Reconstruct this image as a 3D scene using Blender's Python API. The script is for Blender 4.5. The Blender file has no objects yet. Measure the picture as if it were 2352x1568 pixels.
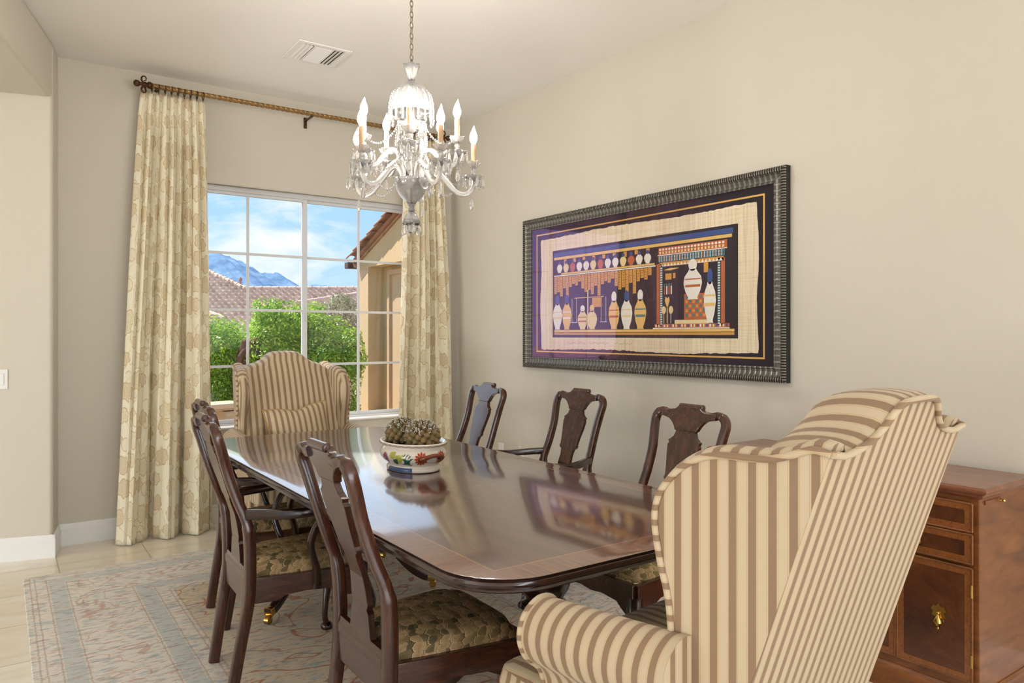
import bpy, math, random
from mathutils import Vector, Matrix
random.seed(7)
S = bpy.context.scene
C = S.collection
PI = math.pi

# ------------------------------------------------------------------ camera, sky, sun, daylight, exposure
cam_d = bpy.data.cameras.new('camera'); cam = bpy.data.objects.new('camera', cam_d); C.objects.link(cam)
cam.location = (0.0, 0.0, 1.32)
cam.rotation_euler = (PI/2, 0, -math.radians(35.05))
cam_d.sensor_width = 36.0; cam_d.sensor_fit = 'HORIZONTAL'
cam_d.lens = 1680.0/2352.0*36.0
cam_d.shift_y = -(784.0-768.0)/2352.0
cam_d.clip_start = 0.05; cam_d.clip_end = 5000
S.camera = cam

S.view_settings.view_transform = 'Standard'
S.view_settings.look = 'None'
S.view_settings.exposure = 0.55
S.view_settings.gamma = 1.0
S.view_settings.use_curve_mapping = False
S.cycles.max_bounces = 8
S.cycles.diffuse_bounces = 4
S.cycles.glossy_bounces = 4
S.cycles.transmission_bounces = 6
S.cycles.transparent_max_bounces = 12
S.cycles.caustics_reflective = False
S.cycles.caustics_refractive = False
S.cycles.sample_clamp_indirect = 6.0
S.cycles.use_denoising = True
S.cycles.use_adaptive_sampling = True
S.cycles.adaptive_threshold = 0.015

world = bpy.data.worlds.new('world'); S.world = world; world.use_nodes = True
def build_sky():
    nt = world.node_tree; nt.nodes.clear()
    N = nt.nodes.new; L = nt.links.new
    out = N('ShaderNodeOutputWorld'); bg = N('ShaderNodeBackground'); tc = N('ShaderNodeTexCoord')
    sep = N('ShaderNodeSeparateXYZ'); L(tc.outputs['Generated'], sep.inputs[0])
    r = N('ShaderNodeValToRGB'); L(sep.outputs[2], r.inputs[0])
    e = r.color_ramp.elements
    e[0].position = 0.0; e[0].color = (0.52, 0.75, 0.96, 1)
    e[1].position = 0.75; e[1].color = (0.15, 0.36, 0.80, 1)
    k = r.color_ramp.elements.new(0.18); k.color = (0.36, 0.64, 0.95, 1)
    mp = N('ShaderNodeMapping'); mp.inputs['Scale'].default_value = (1, 1, 2.4); mp.inputs['Location'].default_value = (3.1, 0.4, 0.13)
    L(tc.outputs['Generated'], mp.inputs[0])
    no = N('ShaderNodeTexNoise'); no.inputs['Scale'].default_value = 5.5; no.inputs['Detail'].default_value = 9; no.inputs['Roughness'].default_value = 0.58; no.inputs['Distortion'].default_value = 0.35
    L(mp.outputs[0], no.inputs['Vector'])
    cr = N('ShaderNodeValToRGB'); L(no.outputs['Fac'], cr.inputs[0])
    cr.color_ramp.elements[0].position = 0.53; cr.color_ramp.elements[0].color = (0, 0, 0, 1)
    cr.color_ramp.elements[1].position = 0.72; cr.color_ramp.elements[1].color = (1, 1, 1, 1)
    mx = N('ShaderNodeMix'); mx.data_type = 'RGBA'
    L(cr.outputs[0], mx.inputs[0]); L(r.outputs[0], mx.inputs[6]); mx.inputs[7].default_value = (0.97, 0.97, 0.98, 1)
    L(mx.outputs[2], bg.inputs[0]); bg.inputs[1].default_value = 0.8
    L(bg.outputs[0], out.inputs[0])
build_sky()

sd = bpy.data.lights.new('sun', 'SUN'); sun = bpy.data.objects.new('sun', sd); C.objects.link(sun)
sd.energy = 5.5; sd.angle = math.radians(0.53); sd.color = (1.0, 0.95, 0.86)
SUN = Vector((-0.36, 0.52, 0.82)).normalized()
sun.rotation_euler = SUN.to_track_quat('Z', 'Y').to_euler()
sun.location = SUN*40

def day(name, loc, target, sx, sy, power, col=(0.96, 0.985, 1.0)):
    d = bpy.data.lights.new(name, 'AREA'); o = bpy.data.objects.new(name, d); C.objects.link(o)
    d.shape = 'RECTANGLE'; d.size = sx; d.size_y = sy; d.energy = power; d.color = col
    o.location = loc; o.rotation_euler = (Vector(loc)-Vector(target)).to_track_quat('Z', 'Y').to_euler()
    return o
# added area lamps for daylight at the room's openings, plus an upward ceiling fill
day('daylight_rear', (1.0, -4.45, 1.45), (1.0, 0, 2.0), 3.4, 2.7, 104)
day('daylight_west', (-8.85, 1.2, 1.45), (0, 2.6, 1.8), 5.6, 2.7, 55)
day('ceiling_fill', (-8.8, 1.2, 0.25), (-4.0, 2.4, 3.0), 5.6, 0.9, 250, (0.97, 0.985, 1.0))  # added unseen lamp aimed upward to brighten the ceiling
day('daylight_window', (1.92, 5.44, 1.55), (1.92, 0, 1.2), 1.6, 1.5, 4, (0.95, 0.98, 1.0))

# ------------------------------------------------------------------ helpers
def tag(o, label=None, cat=None, group=None, kind=None):
    if label: o['label'] = label
    if cat: o['category'] = cat
    if group: o['group'] = group
    if kind: o['kind'] = kind
    return o
def thing(name, label, cat, loc=(0, 0, 0), rz=0.0, group=None):
    o = bpy.data.objects.new(name, None); C.objects.link(o)
    o.empty_display_size = 0.1
    o.location = loc; o.rotation_euler = (0, 0, rz)
    return tag(o, label, cat, group)
def dup(root, loc, rz, label, group=None):
    r = root.copy(); C.objects.link(r); r.location = loc; r.rotation_euler = (0, 0, rz)
    r['label'] = label
    if group: r['group'] = group
    for ch in list(root.children):
        c = ch.copy(); C.objects.link(c); c.parent = r
        for g in list(ch.children):
            d = g.copy(); C.objects.link(d); d.parent = c
    return r

def spline(pts, n=8, closed=False):
    P = [tuple(map(float, p)) for p in pts]; out = []; m = len(P); dim = len(P[0])
    segs = m if closed else m-1
    for i in range(segs):
        if closed: a, b, c, d = P[(i-1) % m], P[i], P[(i+1) % m], P[(i+2) % m]
        else:
            b, c = P[i], P[i+1]
            a = P[i-1] if i > 0 else tuple(2*b[k]-c[k] for k in range(dim))
            d = P[i+2] if i+2 < m else tuple(2*c[k]-b[k] for k in range(dim))
        for j in range(n):
            t = j/n; t2 = t*t; t3 = t2*t
            out.append(tuple(0.5*(2*b[k]+(c[k]-a[k])*t+(2*a[k]-5*b[k]+4*c[k]-d[k])*t2+(3*b[k]-a[k]-3*c[k]+d[k])*t3) for k in range(dim)))
    if not closed: out.append(P[-1])
    return out
def lerp_tab(tab, x):
    if x <= tab[0][0]: return tab[0][1]
    for (a, b), (c, d) in zip(tab, tab[1:]):
        if x <= c: return b+(d-b)*(x-a)/(c-a)
    return tab[-1][1]

class MB:
    def __init__(s): s.v = []; s.f = []; s.m = []; s.uv = {}
    def add(s, vs, fs, m=0, uvs=None):
        o = len(s.v); s.v += [tuple(p) for p in vs]
        for f in fs: s.f.append([o+i for i in f]); s.m.append(m)
        if uvs:
            for i, t in enumerate(uvs): s.uv[o+i] = t
        return s
    def box(s, a, b, m=0):
        x0, y0, z0 = a; x1, y1, z1 = b
        return s.add([(x0,y0,z0),(x1,y0,z0),(x1,y1,z0),(x0,y1,z0),(x0,y0,z1),(x1,y0,z1),(x1,y1,z1),(x0,y1,z1)],
                     [(0,3,2,1),(4,5,6,7),(0,1,5,4),(1,2,6,5),(2,3,7,6),(3,0,4,7)], m)
    def prism(s, pts, fn, a, b, m=0):          # pts: 2-D outline; fn(p, h) -> 3-D
        n = len(pts)
        vs = [fn(p, a) for p in pts]+[fn(p, b) for p in pts]
        fs = [list(range(n))[::-1], list(range(n, 2*n))]+[(i, (i+1) % n, n+(i+1) % n, n+i) for i in range(n)]
        return s.add(vs, fs, m)
    def lathe(s, prof, n=24, c=(0,0,0), sx=1.0, sy=1.0, m=0, caps=True):
        k = len(prof)
        vs = [(c[0]+r*sx*math.cos(2*PI*j/n), c[1]+r*sy*math.sin(2*PI*j/n), c[2]+z) for r, z in prof for j in range(n)]
        fs = [(i*n+j, i*n+(j+1) % n, (i+1)*n+(j+1) % n, (i+1)*n+j) for i in range(k-1) for j in range(n)]
        if caps: fs += [list(range(n))[::-1], list(range((k-1)*n, k*n))]
        return s.add(vs, fs, m)
    def tube(s, path, rad, n=10, m=0, sect=None, up=(0,0,1), closed=False):
        # rad: number, list, or list of (ra, rb); sect: optional unit section [(a, b)]
        P = [Vector(p) for p in path]; k = len(P)
        if sect is None: sect = [(math.cos(2*PI*j/n), math.sin(2*PI*j/n)) for j in range(n)]
        n = len(sect); vs = []; pu = Vector(up)
        for i, p in enumerate(P):
            if closed: t = P[(i+1) % k]-P[(i-1) % k]
            else: t = P[min(i+1, k-1)]-P[max(i-1, 0)]
            t.normalize()
            b = t.cross(pu)
            if b.length < 1e-4: b = t.cross(Vector((1, 0, 0)))
            b.normalize(); u = b.cross(t); u.normalize()
            pu = u
            r = rad[i] if isinstance(rad, (list, tuple)) else rad
            ra, rb = r if isinstance(r, (list, tuple)) else (r, r)
            vs += [p+b*(a*ra)+u*(c_*rb) for a, c_ in sect]
        fs = [(i*n+j, i*n+(j+1) % n, (i+1)*n+(j+1) % n, (i+1)*n+j) for i in range(k-1) for j in range(n)]
        if closed: fs += [((k-1)*n+j, (k-1)*n+(j+1) % n, (j+1) % n, j) for j in range(n)]
        else: fs += [list(range(n))[::-1], list(range((k-1)*n, k*n))]
        return s.add(vs, fs, m)
    def ball(s, c, r, n=12, k=8, m=0):
        rx, ry, rz = r if isinstance(r, (tuple, list)) else (r, r, r)
        vs = [(c[0], c[1], c[2]-rz)]
        for i in range(1, k):
            a = -PI/2+PI*i/k
            vs += [(c[0]+rx*math.cos(a)*math.cos(2*PI*j/n), c[1]+ry*math.cos(a)*math.sin(2*PI*j/n), c[2]+rz*math.sin(a)) for j in range(n)]
        vs.append((c[0], c[1], c[2]+rz)); e = len(vs)-1
        fs = [(0, 1+(j+1) % n, 1+j) for j in range(n)]
        fs += [(1+i*n+j, 1+i*n+(j+1) % n, 1+(i+1)*n+(j+1) % n, 1+(i+1)*n+j) for i in range(k-2) for j in range(n)]
        fs += [(1+(k-2)*n+j, 1+(k-2)*n+(j+1) % n, e) for j in range(n)]
        return s.add(vs, fs, m)
    def grid(s, nu, nv, fn, m=0, uv=None, closeu=False):
        vs = [fn(i/nu, j/nv) for j in range(nv+1) for i in range(nu+(0 if closeu else 1))]
        w = nu if closeu else nu+1
        us = [uv(i/nu, j/nv) for j in range(nv+1) for i in range(w)] if uv else None
        fs = [(j*w+i, j*w+(i+1) % w, (j+1)*w+(i+1) % w, (j+1)*w+i) for j in range(nv) for i in range(nu)]
        return s.add(vs, fs, m, us)
    def torus(s, c, R, r, ax='z', n=20, k=8, m=0):
        path = []
        for i in range(n):
            a = 2*PI*i/n; x, y = R*math.cos(a), R*math.sin(a)
            path.append((c[0]+x, c[1]+y, c[2]) if ax == 'z' else (c[0]+x, c[1], c[2]+y) if ax == 'y' else (c[0], c[1]+x, c[2]+y))
        up = {'z': (0,0,1), 'y': (0,1,0), 'x': (1,0,0)}[ax]
        return s.tube(path, r, k, m, up=up, closed=True)
    def build(s, name, mats, parent=None, smooth=None, bevel=None, sub=0, solid=None, mesh_only=False):
        me = bpy.data.meshes.new(name); me.from_pydata(s.v, [], s.f)
        if not isinstance(mats, (list, tuple)): mats = [mats]
        for mt in mats: me.materials.append(mt)
        if len(mats) > 1: me.polygons.foreach_set('material_index', s.m)
        if s.uv:
            ul = me.uv_layers.new(name='UVMap')
            for lp in me.loops: ul.data[lp.index].uv = s.uv.get(lp.vertex_index, (0, 0))
        if smooth is not None:
            me.shade_smooth()
            if smooth < 179: me.set_sharp_from_angle(angle=math.radians(smooth))
        me.update()
        if mesh_only: return me
        return put(name, me, parent, bevel, sub, solid)
def put(name, me, parent=None, bevel=None, sub=0, solid=None, loc=None, rz=None):
    o = bpy.data.objects.new(name, me); C.objects.link(o)
    if parent: o.parent = parent
    if loc is not None: o.location = loc
    if rz is not None: o.rotation_euler = (0, 0, rz)
    if solid:
        md = o.modifiers.new('solid', 'SOLIDIFY'); md.thickness = solid; md.offset = 0
    if bevel:
        w, seg = bevel if isinstance(bevel, tuple) else (bevel, 2)
        md = o.modifiers.new('bevel', 'BEVEL'); md.width = w; md.segments = seg; md.limit_method = 'ANGLE'; md.angle_limit = math.radians(40)
    if sub:
        md = o.modifiers.new('sub', 'SUBSURF'); md.levels = sub; md.render_levels = sub
    return o
RSQ = [(1,.55),(.86,.86),(.55,1),(-.55,1),(-.86,.86),(-1,.55),(-1,-.55),(-.86,-.86),(-.55,-1),(.55,-1),(.86,-.86),(1,-.55)]

# ------------------------------------------------------------------ materials
def col(r, g, b):
    f = lambda c: (c/255/12.92) if c/255 <= 0.04045 else ((c/255+0.055)/1.055)**2.4
    return (f(r), f(g), f(b), 1)
class NT:  # node helper
    def __init__(s, name):
        s.mat = bpy.data.materials.new(name); s.mat.use_nodes = True
        s.t = s.mat.node_tree; s.t.nodes.clear()
        s.out = s.N('ShaderNodeOutputMaterial'); s.b = s.N('ShaderNodeBsdfPrincipled')
        s.L(s.b.outputs[0], s.out.inputs[0])
    def N(s, t): return s.t.nodes.new(t)
    def L(s, a, b): s.t.links.new(a, b)
    def put(s, sock, v):
        if v is None: return
        if hasattr(v, 'node'): s.L(v, sock)
        else: sock.default_value = v
    def base(s, c=None, rough=0.5, metal=0.0, spec=0.5, coat=0.0, coat_rough=0.05, **kw):
        b = s.b.inputs
        s.put(b['Base Color'], c); s.put(b['Roughness'], rough); s.put(b['Metallic'], metal); s.put(b['Specular IOR Level'], spec)
        s.put(b['Coat Weight'], coat); s.put(b['Coat Roughness'], coat_rough)
        for k, v in kw.items(): s.put(b[k], v)
        return s.mat
    def co(s, k='Object'): return s.N('ShaderNodeTexCoord').outputs[k]
    def xyz(s, v):
        n = s.N('ShaderNodeSeparateXYZ'); s.L(v, n.inputs[0]); return n.outputs
    def vec(s, x, y, z=0.0):
        n = s.N('ShaderNodeCombineXYZ')
        for i, a in enumerate((x, y, z)): s.put(n.inputs[i], a)
        return n.outputs[0]
    def map(s, v, scale=(1,1,1), rot=(0,0,0), loc=(0,0,0)):
        n = s.N('ShaderNodeMapping'); s.L(v, n.inputs[0]); n.inputs['Scale'].default_value = scale; n.inputs['Rotation'].default_value = rot; n.inputs['Location'].default_value = loc
        return n.outputs[0]
    def M(s, op, a, b=None, c=None, clamp=False):
        n = s.N('ShaderNodeMath'); n.operation = op; n.use_clamp = clamp
        for i, x in enumerate((a, b, c)): s.put(n.inputs[i], x)
        return n.outputs[0]
    def noise(s, v, scale, detail=4, rough=0.5, dist=0.0, out='Fac'):
        n = s.N('ShaderNodeTexNoise'); s.put(n.inputs['Vector'], v); n.inputs['Scale'].default_value = scale; n.inputs['Detail'].default_value = detail
        n.inputs['Roughness'].default_value = rough; n.inputs['Distortion'].default_value = dist
        return n.outputs[out]
    def vor(s, v, scale, feature='F1', rnd=1.0, dim='3D'):
        n = s.N('ShaderNodeTexVoronoi'); n.voronoi_dimensions = dim; n.feature = feature; s.put(n.inputs['Vector'], v); n.inputs['Scale'].default_value = scale; n.inputs['Randomness'].default_value = rnd
        return n
    def ramp(s, f, stops, mode='LINEAR'):
        n = s.N('ShaderNodeValToRGB'); s.put(n.inputs[0], f); r = n.color_ramp; r.interpolation = mode
        while len(r.elements) > 1: r.elements.remove(r.elements[-1])
        r.elements[0].position = stops[0][0]; r.elements[0].color = stops[0][1]
        for p, c in stops[1:]: r.elements.new(p).color = c
        return n.outputs[0]
    def mix(s, f, a, b, mode='MIX'):
        n = s.N('ShaderNodeMix'); n.data_type = 'RGBA'; n.blend_type = mode; n.clamp_factor = True
        s.put(n.inputs[0], f); s.put(n.inputs[6], a); s.put(n.inputs[7], b); return n.outputs[2]
    def bump(s, h, strength=0.3, dist=0.01):
        n = s.N('ShaderNodeBump'); n.inputs['Strength'].default_value = strength; n.inputs['Distance'].default_value = dist; s.L(h, n.inputs['Height'])
        s.L(n.outputs[0], s.b.inputs['Normal'])
    def step(s, x, a, b): # smooth 0..1 from a to b
        n = s.N('ShaderNodeMapRange'); n.interpolation_type = 'SMOOTHSTEP'; s.put(n.inputs[0], x); n.inputs[1].default_value = a; n.inputs[2].default_value = b
        return n.outputs[0]
def plain(name, c, rough=0.5, metal=0.0, spec=0.5, coat=0.0, vary=0.0, vs=8.0, **kw):
    n = NT(name)
    if vary:
        f = n.noise(n.co(), vs, 5, 0.6)
        lo = tuple(x*(1-vary) for x in c[:3])+(1,); hi = tuple(min(1, x*(1+vary)) for x in c[:3])+(1,)
        c = n.mix(f, lo, hi)
    return n.base(c, rough, metal, spec, coat, **kw)

def m_wall(name, c):
    n = NT(name); o = n.co()
    f = n.noise(o, 1.3, 3)
    c2 = n.mix(f, tuple(x*0.985 for x in c[:3])+(1,), c)
    a = n.noise(n.map(o, (1, 1, 0.7)), 9, 6, 0.62, 1.2); b = n.ramp(a, [(0.44, (0,0,0,1)), (0.5, (1,1,1,1)), (0.56, (0,0,0,1))])
    g = n.noise(o, 60, 4)
    n.bump(n.M('ADD', n.M('MULTIPLY', b, 0.5), n.M('MULTIPLY', g, 0.35)), 0.16, 0.004)
    return n.base(c2, 0.75, spec=0.25)
WALL = m_wall('wall_paint', col(210, 203, 189))
CEIL = m_wall('ceiling_paint', col(244, 241, 236))
WHITE = plain('white_trim_paint', col(236, 235, 232), 0.35)
VINYL = plain('white_vinyl', col(222, 223, 226), 0.3)

def m_floor():
    n = NT('travertine_tile'); o = n.xyz(n.co()); P = 0.462
    fx = n.M('DIVIDE', n.M('SUBTRACT', o[0], 0.277-P*40), P); fy = n.M('DIVIDE', n.M('SUBTRACT', o[1], 4.93-P*40), P)
    ax = n.M('ABSOLUTE', n.M('SUBTRACT', n.M('FRACT', fx), 0.5)); ay = n.M('ABSOLUTE', n.M('SUBTRACT', n.M('FRACT', fy), 0.5))
    g = n.step(n.M('MAXIMUM', ax, ay), 0.4925, 0.4955)
    wn = n.N('ShaderNodeTexWhiteNoise'); n.L(n.vec(n.M('FLOOR', fx), n.M('FLOOR', fy)), wn.inputs[0])
    v = n.noise(n.map(n.co(), (1.2, 4, 1)), 3.0, 8, 0.6, 0.6)
    c = n.ramp(v, [(0.3, col(236, 224, 204)), (0.55, col(246, 238, 223)), (0.8, col(250, 245, 234))])
    c = n.mix(n.M('MULTIPLY', wn.outputs[0], 0.35), c, col(216, 196, 164))
    c = n.mix(n.M('MULTIPLY', g, 0.75), c, col(160, 142, 116))
    n.bump(n.M('SUBTRACT', 1.0, g), 0.4, 0.002)
    return n.base(c, n.M('ADD', 0.16, n.M('MULTIPLY', g, 0.4)), spec=0.5)
FLOOR = m_floor()

def wood(name, dark, mid, light, axis=(1, 1, 1), scale=6.0, rough=0.25, coat=0.4, grain=1.0):
    n = NT(name); o = n.co()
    a = n.noise(n.map(o, axis), scale, 7, 0.62, 0.8)
    f = n.noise(n.map(o, tuple(x*3 for x in axis)), scale*9, 3, 0.6)
    v = n.M('ADD', n.M('MULTIPLY', a, 0.75), n.M('MULTIPLY', f, 0.25*grain))
    c = n.ramp(v, [(0.3, dark), (0.5, mid), (0.72, light)])
    n.bump(f, 0.05, 0.001)
    return n.base(c, rough, coat=coat, coat_rough=0.12)
MAHOG = wood('mahogany', col(36, 15, 9), col(66, 32, 19), col(98, 54, 32), (14, 14, 1.6), 3.0, 0.24, 0.5)
MAHOG_X = wood('mahogany_rail', col(36, 15, 9), col(66, 32, 18), col(96, 52, 30), (2, 14, 14), 3.0, 0.24, 0.5)
DARKWOOD = wood('dark_turned_mahogany', col(22, 9, 6), col(42, 19, 12), col(66, 33, 20), (12, 12, 2), 3.0, 0.22, 0.6)

def m_tabletop():
    n = NT('polished_tabletop'); o = n.xyz(n.co()); hx, hy = 0.56, 1.4
    dx = n.M('SUBTRACT', hx, n.M('ABSOLUTE', o[0])); dy = n.M('SUBTRACT', hy, n.M('ABSOLUTE', o[1]))
    d = n.M('MINIMUM', dx, dy)
    band = n.M('SUBTRACT', 1.0, n.step(d, 0.098, 0.100))
    line = n.M('MULTIPLY', n.step(d, 0.097, 0.099), n.M('SUBTRACT', 1.0, n.step(d, 0.101, 0.103)))
    g1 = n.noise(n.map(n.co(), (22, 1.6, 1)), 2.2, 8, 0.62, 0.5)
    g2 = n.noise(n.map(n.co(), (90, 6, 1)), 3, 4, 0.6)
    field = n.ramp(n.M('ADD', n.M('MULTIPLY', g1, 0.7), n.M('MULTIPLY', g2, 0.3)), [(0.3, col(46, 20, 12)), (0.5, col(76, 36, 22)), (0.7, col(102, 54, 33))])
    isx = n.M('LESS_THAN', dx, dy)
    ga = n.noise(n.map(n.co(), (4, 60, 1)), 3, 5, 0.6); gb = n.noise(n.map(n.co(), (60, 4, 1)), 3, 5, 0.6)
    gg = n.M('ADD', n.M('MULTIPLY', isx, ga), n.M('MULTIPLY', n.M('SUBTRACT', 1.0, isx), gb))
    bc = n.ramp(gg, [(0.3, col(84, 42, 22)), (0.55, col(120, 68, 38)), (0.75, col(146, 88, 50))])
    c = n.mix(band, field, bc); c = n.mix(n.M('MULTIPLY', line, 0.8), c, col(168, 116, 66))
    seams = None
    for y in (-0.46, 0.0, 0.48):
        e = n.M('LESS_THAN', n.M('ABSOLUTE', n.M('SUBTRACT', o[1], y)), 0.0011)
        seams = e if seams is None else n.M('MAXIMUM', seams, e)
    c = n.mix(n.M('MULTIPLY', seams, 0.7), c, col(150, 110, 84))
    c = n.mix(n.M('LESS_THAN', o[2], 0.7588), c, col(74, 34, 20))
    sc = n.noise(n.map(n.co(), (3, 3, 1)), 120, 3, 0.7)
    n.bump(sc, 0.02, 0.0006)
    return n.base(c, 0.3, coat=1.0, coat_rough=0.085, spec=0.5, **{'Coat IOR': 2.6})
TABLETOP = m_tabletop()

def m_stripe(name, axis, pitch=0.0372, off=0.0):
    n = NT(name); o = n.xyz(n.co())
    t = n.M('FRACT', n.M('ADD', n.M('DIVIDE', o[axis], pitch), 20.0+off))
    cream = col(200, 181, 151); taupe = col(142, 115, 89); tan = col(178, 143, 102)
    c = n.ramp(t, [(0.0, taupe), (0.375, tan), (0.405, cream), (0.455, tan), (0.475, cream), (0.90, tan), (0.92, cream), (0.965, tan)], 'CONSTANT')
    w = n.noise(n.map(n.co(), (1, 1, 1)), 420, 2)
    c = n.mix(n.M('MULTIPLY', w, 0.16), c, col(140, 116, 90))
    n.bump(w, 0.12, 0.0015)
    return n.base(c, 0.62, spec=0.3, **{'Sheen Weight': 0.15})
STR_X = m_stripe('striped_fabric', 0)
STR_Y = m_stripe('striped_fabric_side', 1)
STR_PIPE = m_stripe('striped_piping', 2, 0.03)

def m_seat():
    n = NT('leaf_tapestry'); o = n.xyz(n.co()); U = 1/0.040
    x = n.M('MULTIPLY', n.M('SUBTRACT', o[1], n.M('MULTIPLY', n.M('SIGN', o[1]), n.M('MULTIPLY', o[2], 1.4))), U*1.15); y = n.M('MULTIPLY', n.M('ADD', n.M('MULTIPLY', o[0], -1.0), n.M('MULTIPLY', o[2], 0.5)), U*1.05)
    wob = n.xyz(n.noise(n.map(n.co(), (1, 1, 1)), 16, 2, 0.5, 0.0, 'Color'))
    x = n.M('ADD', x, n.M('MULTIPLY', n.M('SUBTRACT', wob[0], 0.5), 1.3)); y = n.M('ADD', n.M('ADD', y, 40.0), n.M('MULTIPLY', n.M('SUBTRACT', wob[1], 0.5), 1.3))
    r0 = n.M('FLOOR', y)
    def leaf(row):
        off = n.M('MULTIPLY', n.M('MODULO', row, 2.0), 0.5)
        cx = n.M('ADD', n.M('FLOOR', n.M('SUBTRACT', x, off)), n.M('ADD', off, 0.5))
        dx = n.M('SUBTRACT', x, cx); dy = n.M('SUBTRACT', y, row)
        d = n.M('SQRT', n.M('ADD', n.M('POWER', dx, 2.0), n.M('POWER', dy, 2.0)))
        d = n.M('ADD', d, n.M('MULTIPLY', n.M('SINE', n.M('MULTIPLY', n.M('ARCTAN2', dy, dx), 11.0)), 0.022))
        w = n.N('ShaderNodeTexWhiteNoise'); n.L(n.vec(cx, row), w.inputs[0])
        return d, w.outputs[0]
    dA, hA = leaf(r0); dB, hB = leaf(n.M('SUBTRACT', r0, 1.0))
    inA = n.M('LESS_THAN', dA, 0.70)
    d = n.M('ADD', n.M('MULTIPLY', inA, dA), n.M('MULTIPLY', n.M('SUBTRACT', 1.0, inA), n.M('SUBTRACT', dB, 0.42)))
    h = n.M('ADD', n.M('MULTIPLY', inA, hA), n.M('MULTIPLY', n.M('SUBTRACT', 1.0, inA), hB))
    c = n.ramp(h, [(0.0, col(98, 88, 62)), (0.2, col(148, 126, 88)), (0.45, col(186, 154, 110)), (0.7, col(204, 168, 128)), (0.85, col(170, 148, 104)), (1.0, col(92, 84, 58))])
    sh = n.ramp(d, [(0.0, (0.7, 0.7, 0.7, 1)), (0.62, (1, 1, 1, 1))]); c = n.mix(1.0, c, sh, 'MULTIPLY')
    v = n.noise(n.co(), 120, 3); c = n.mix(n.M('MULTIPLY', n.step(v, 0.55, 0.65), 0.3), c, col(90, 78, 54))
    rim = n.M('MULTIPLY', n.step(dA, 0.630, 0.650), n.M('SUBTRACT', 1.0, n.step(dA, 0.690, 0.705))); c = n.mix(n.M('MULTIPLY', rim, 0.85), c, col(218, 194, 150))
    out = n.M('MULTIPLY', n.step(dA, 0.70, 0.71), n.M('SUBTRACT', 1.0, n.step(dA, 0.73, 0.78))); c = n.mix(n.M('MULTIPLY', out, 0.8), c, col(58, 46, 30))
    n.bump(d, 0.15, 0.002)
    return n.base(c, 0.8, spec=0.2)
SEAT = m_seat()

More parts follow.
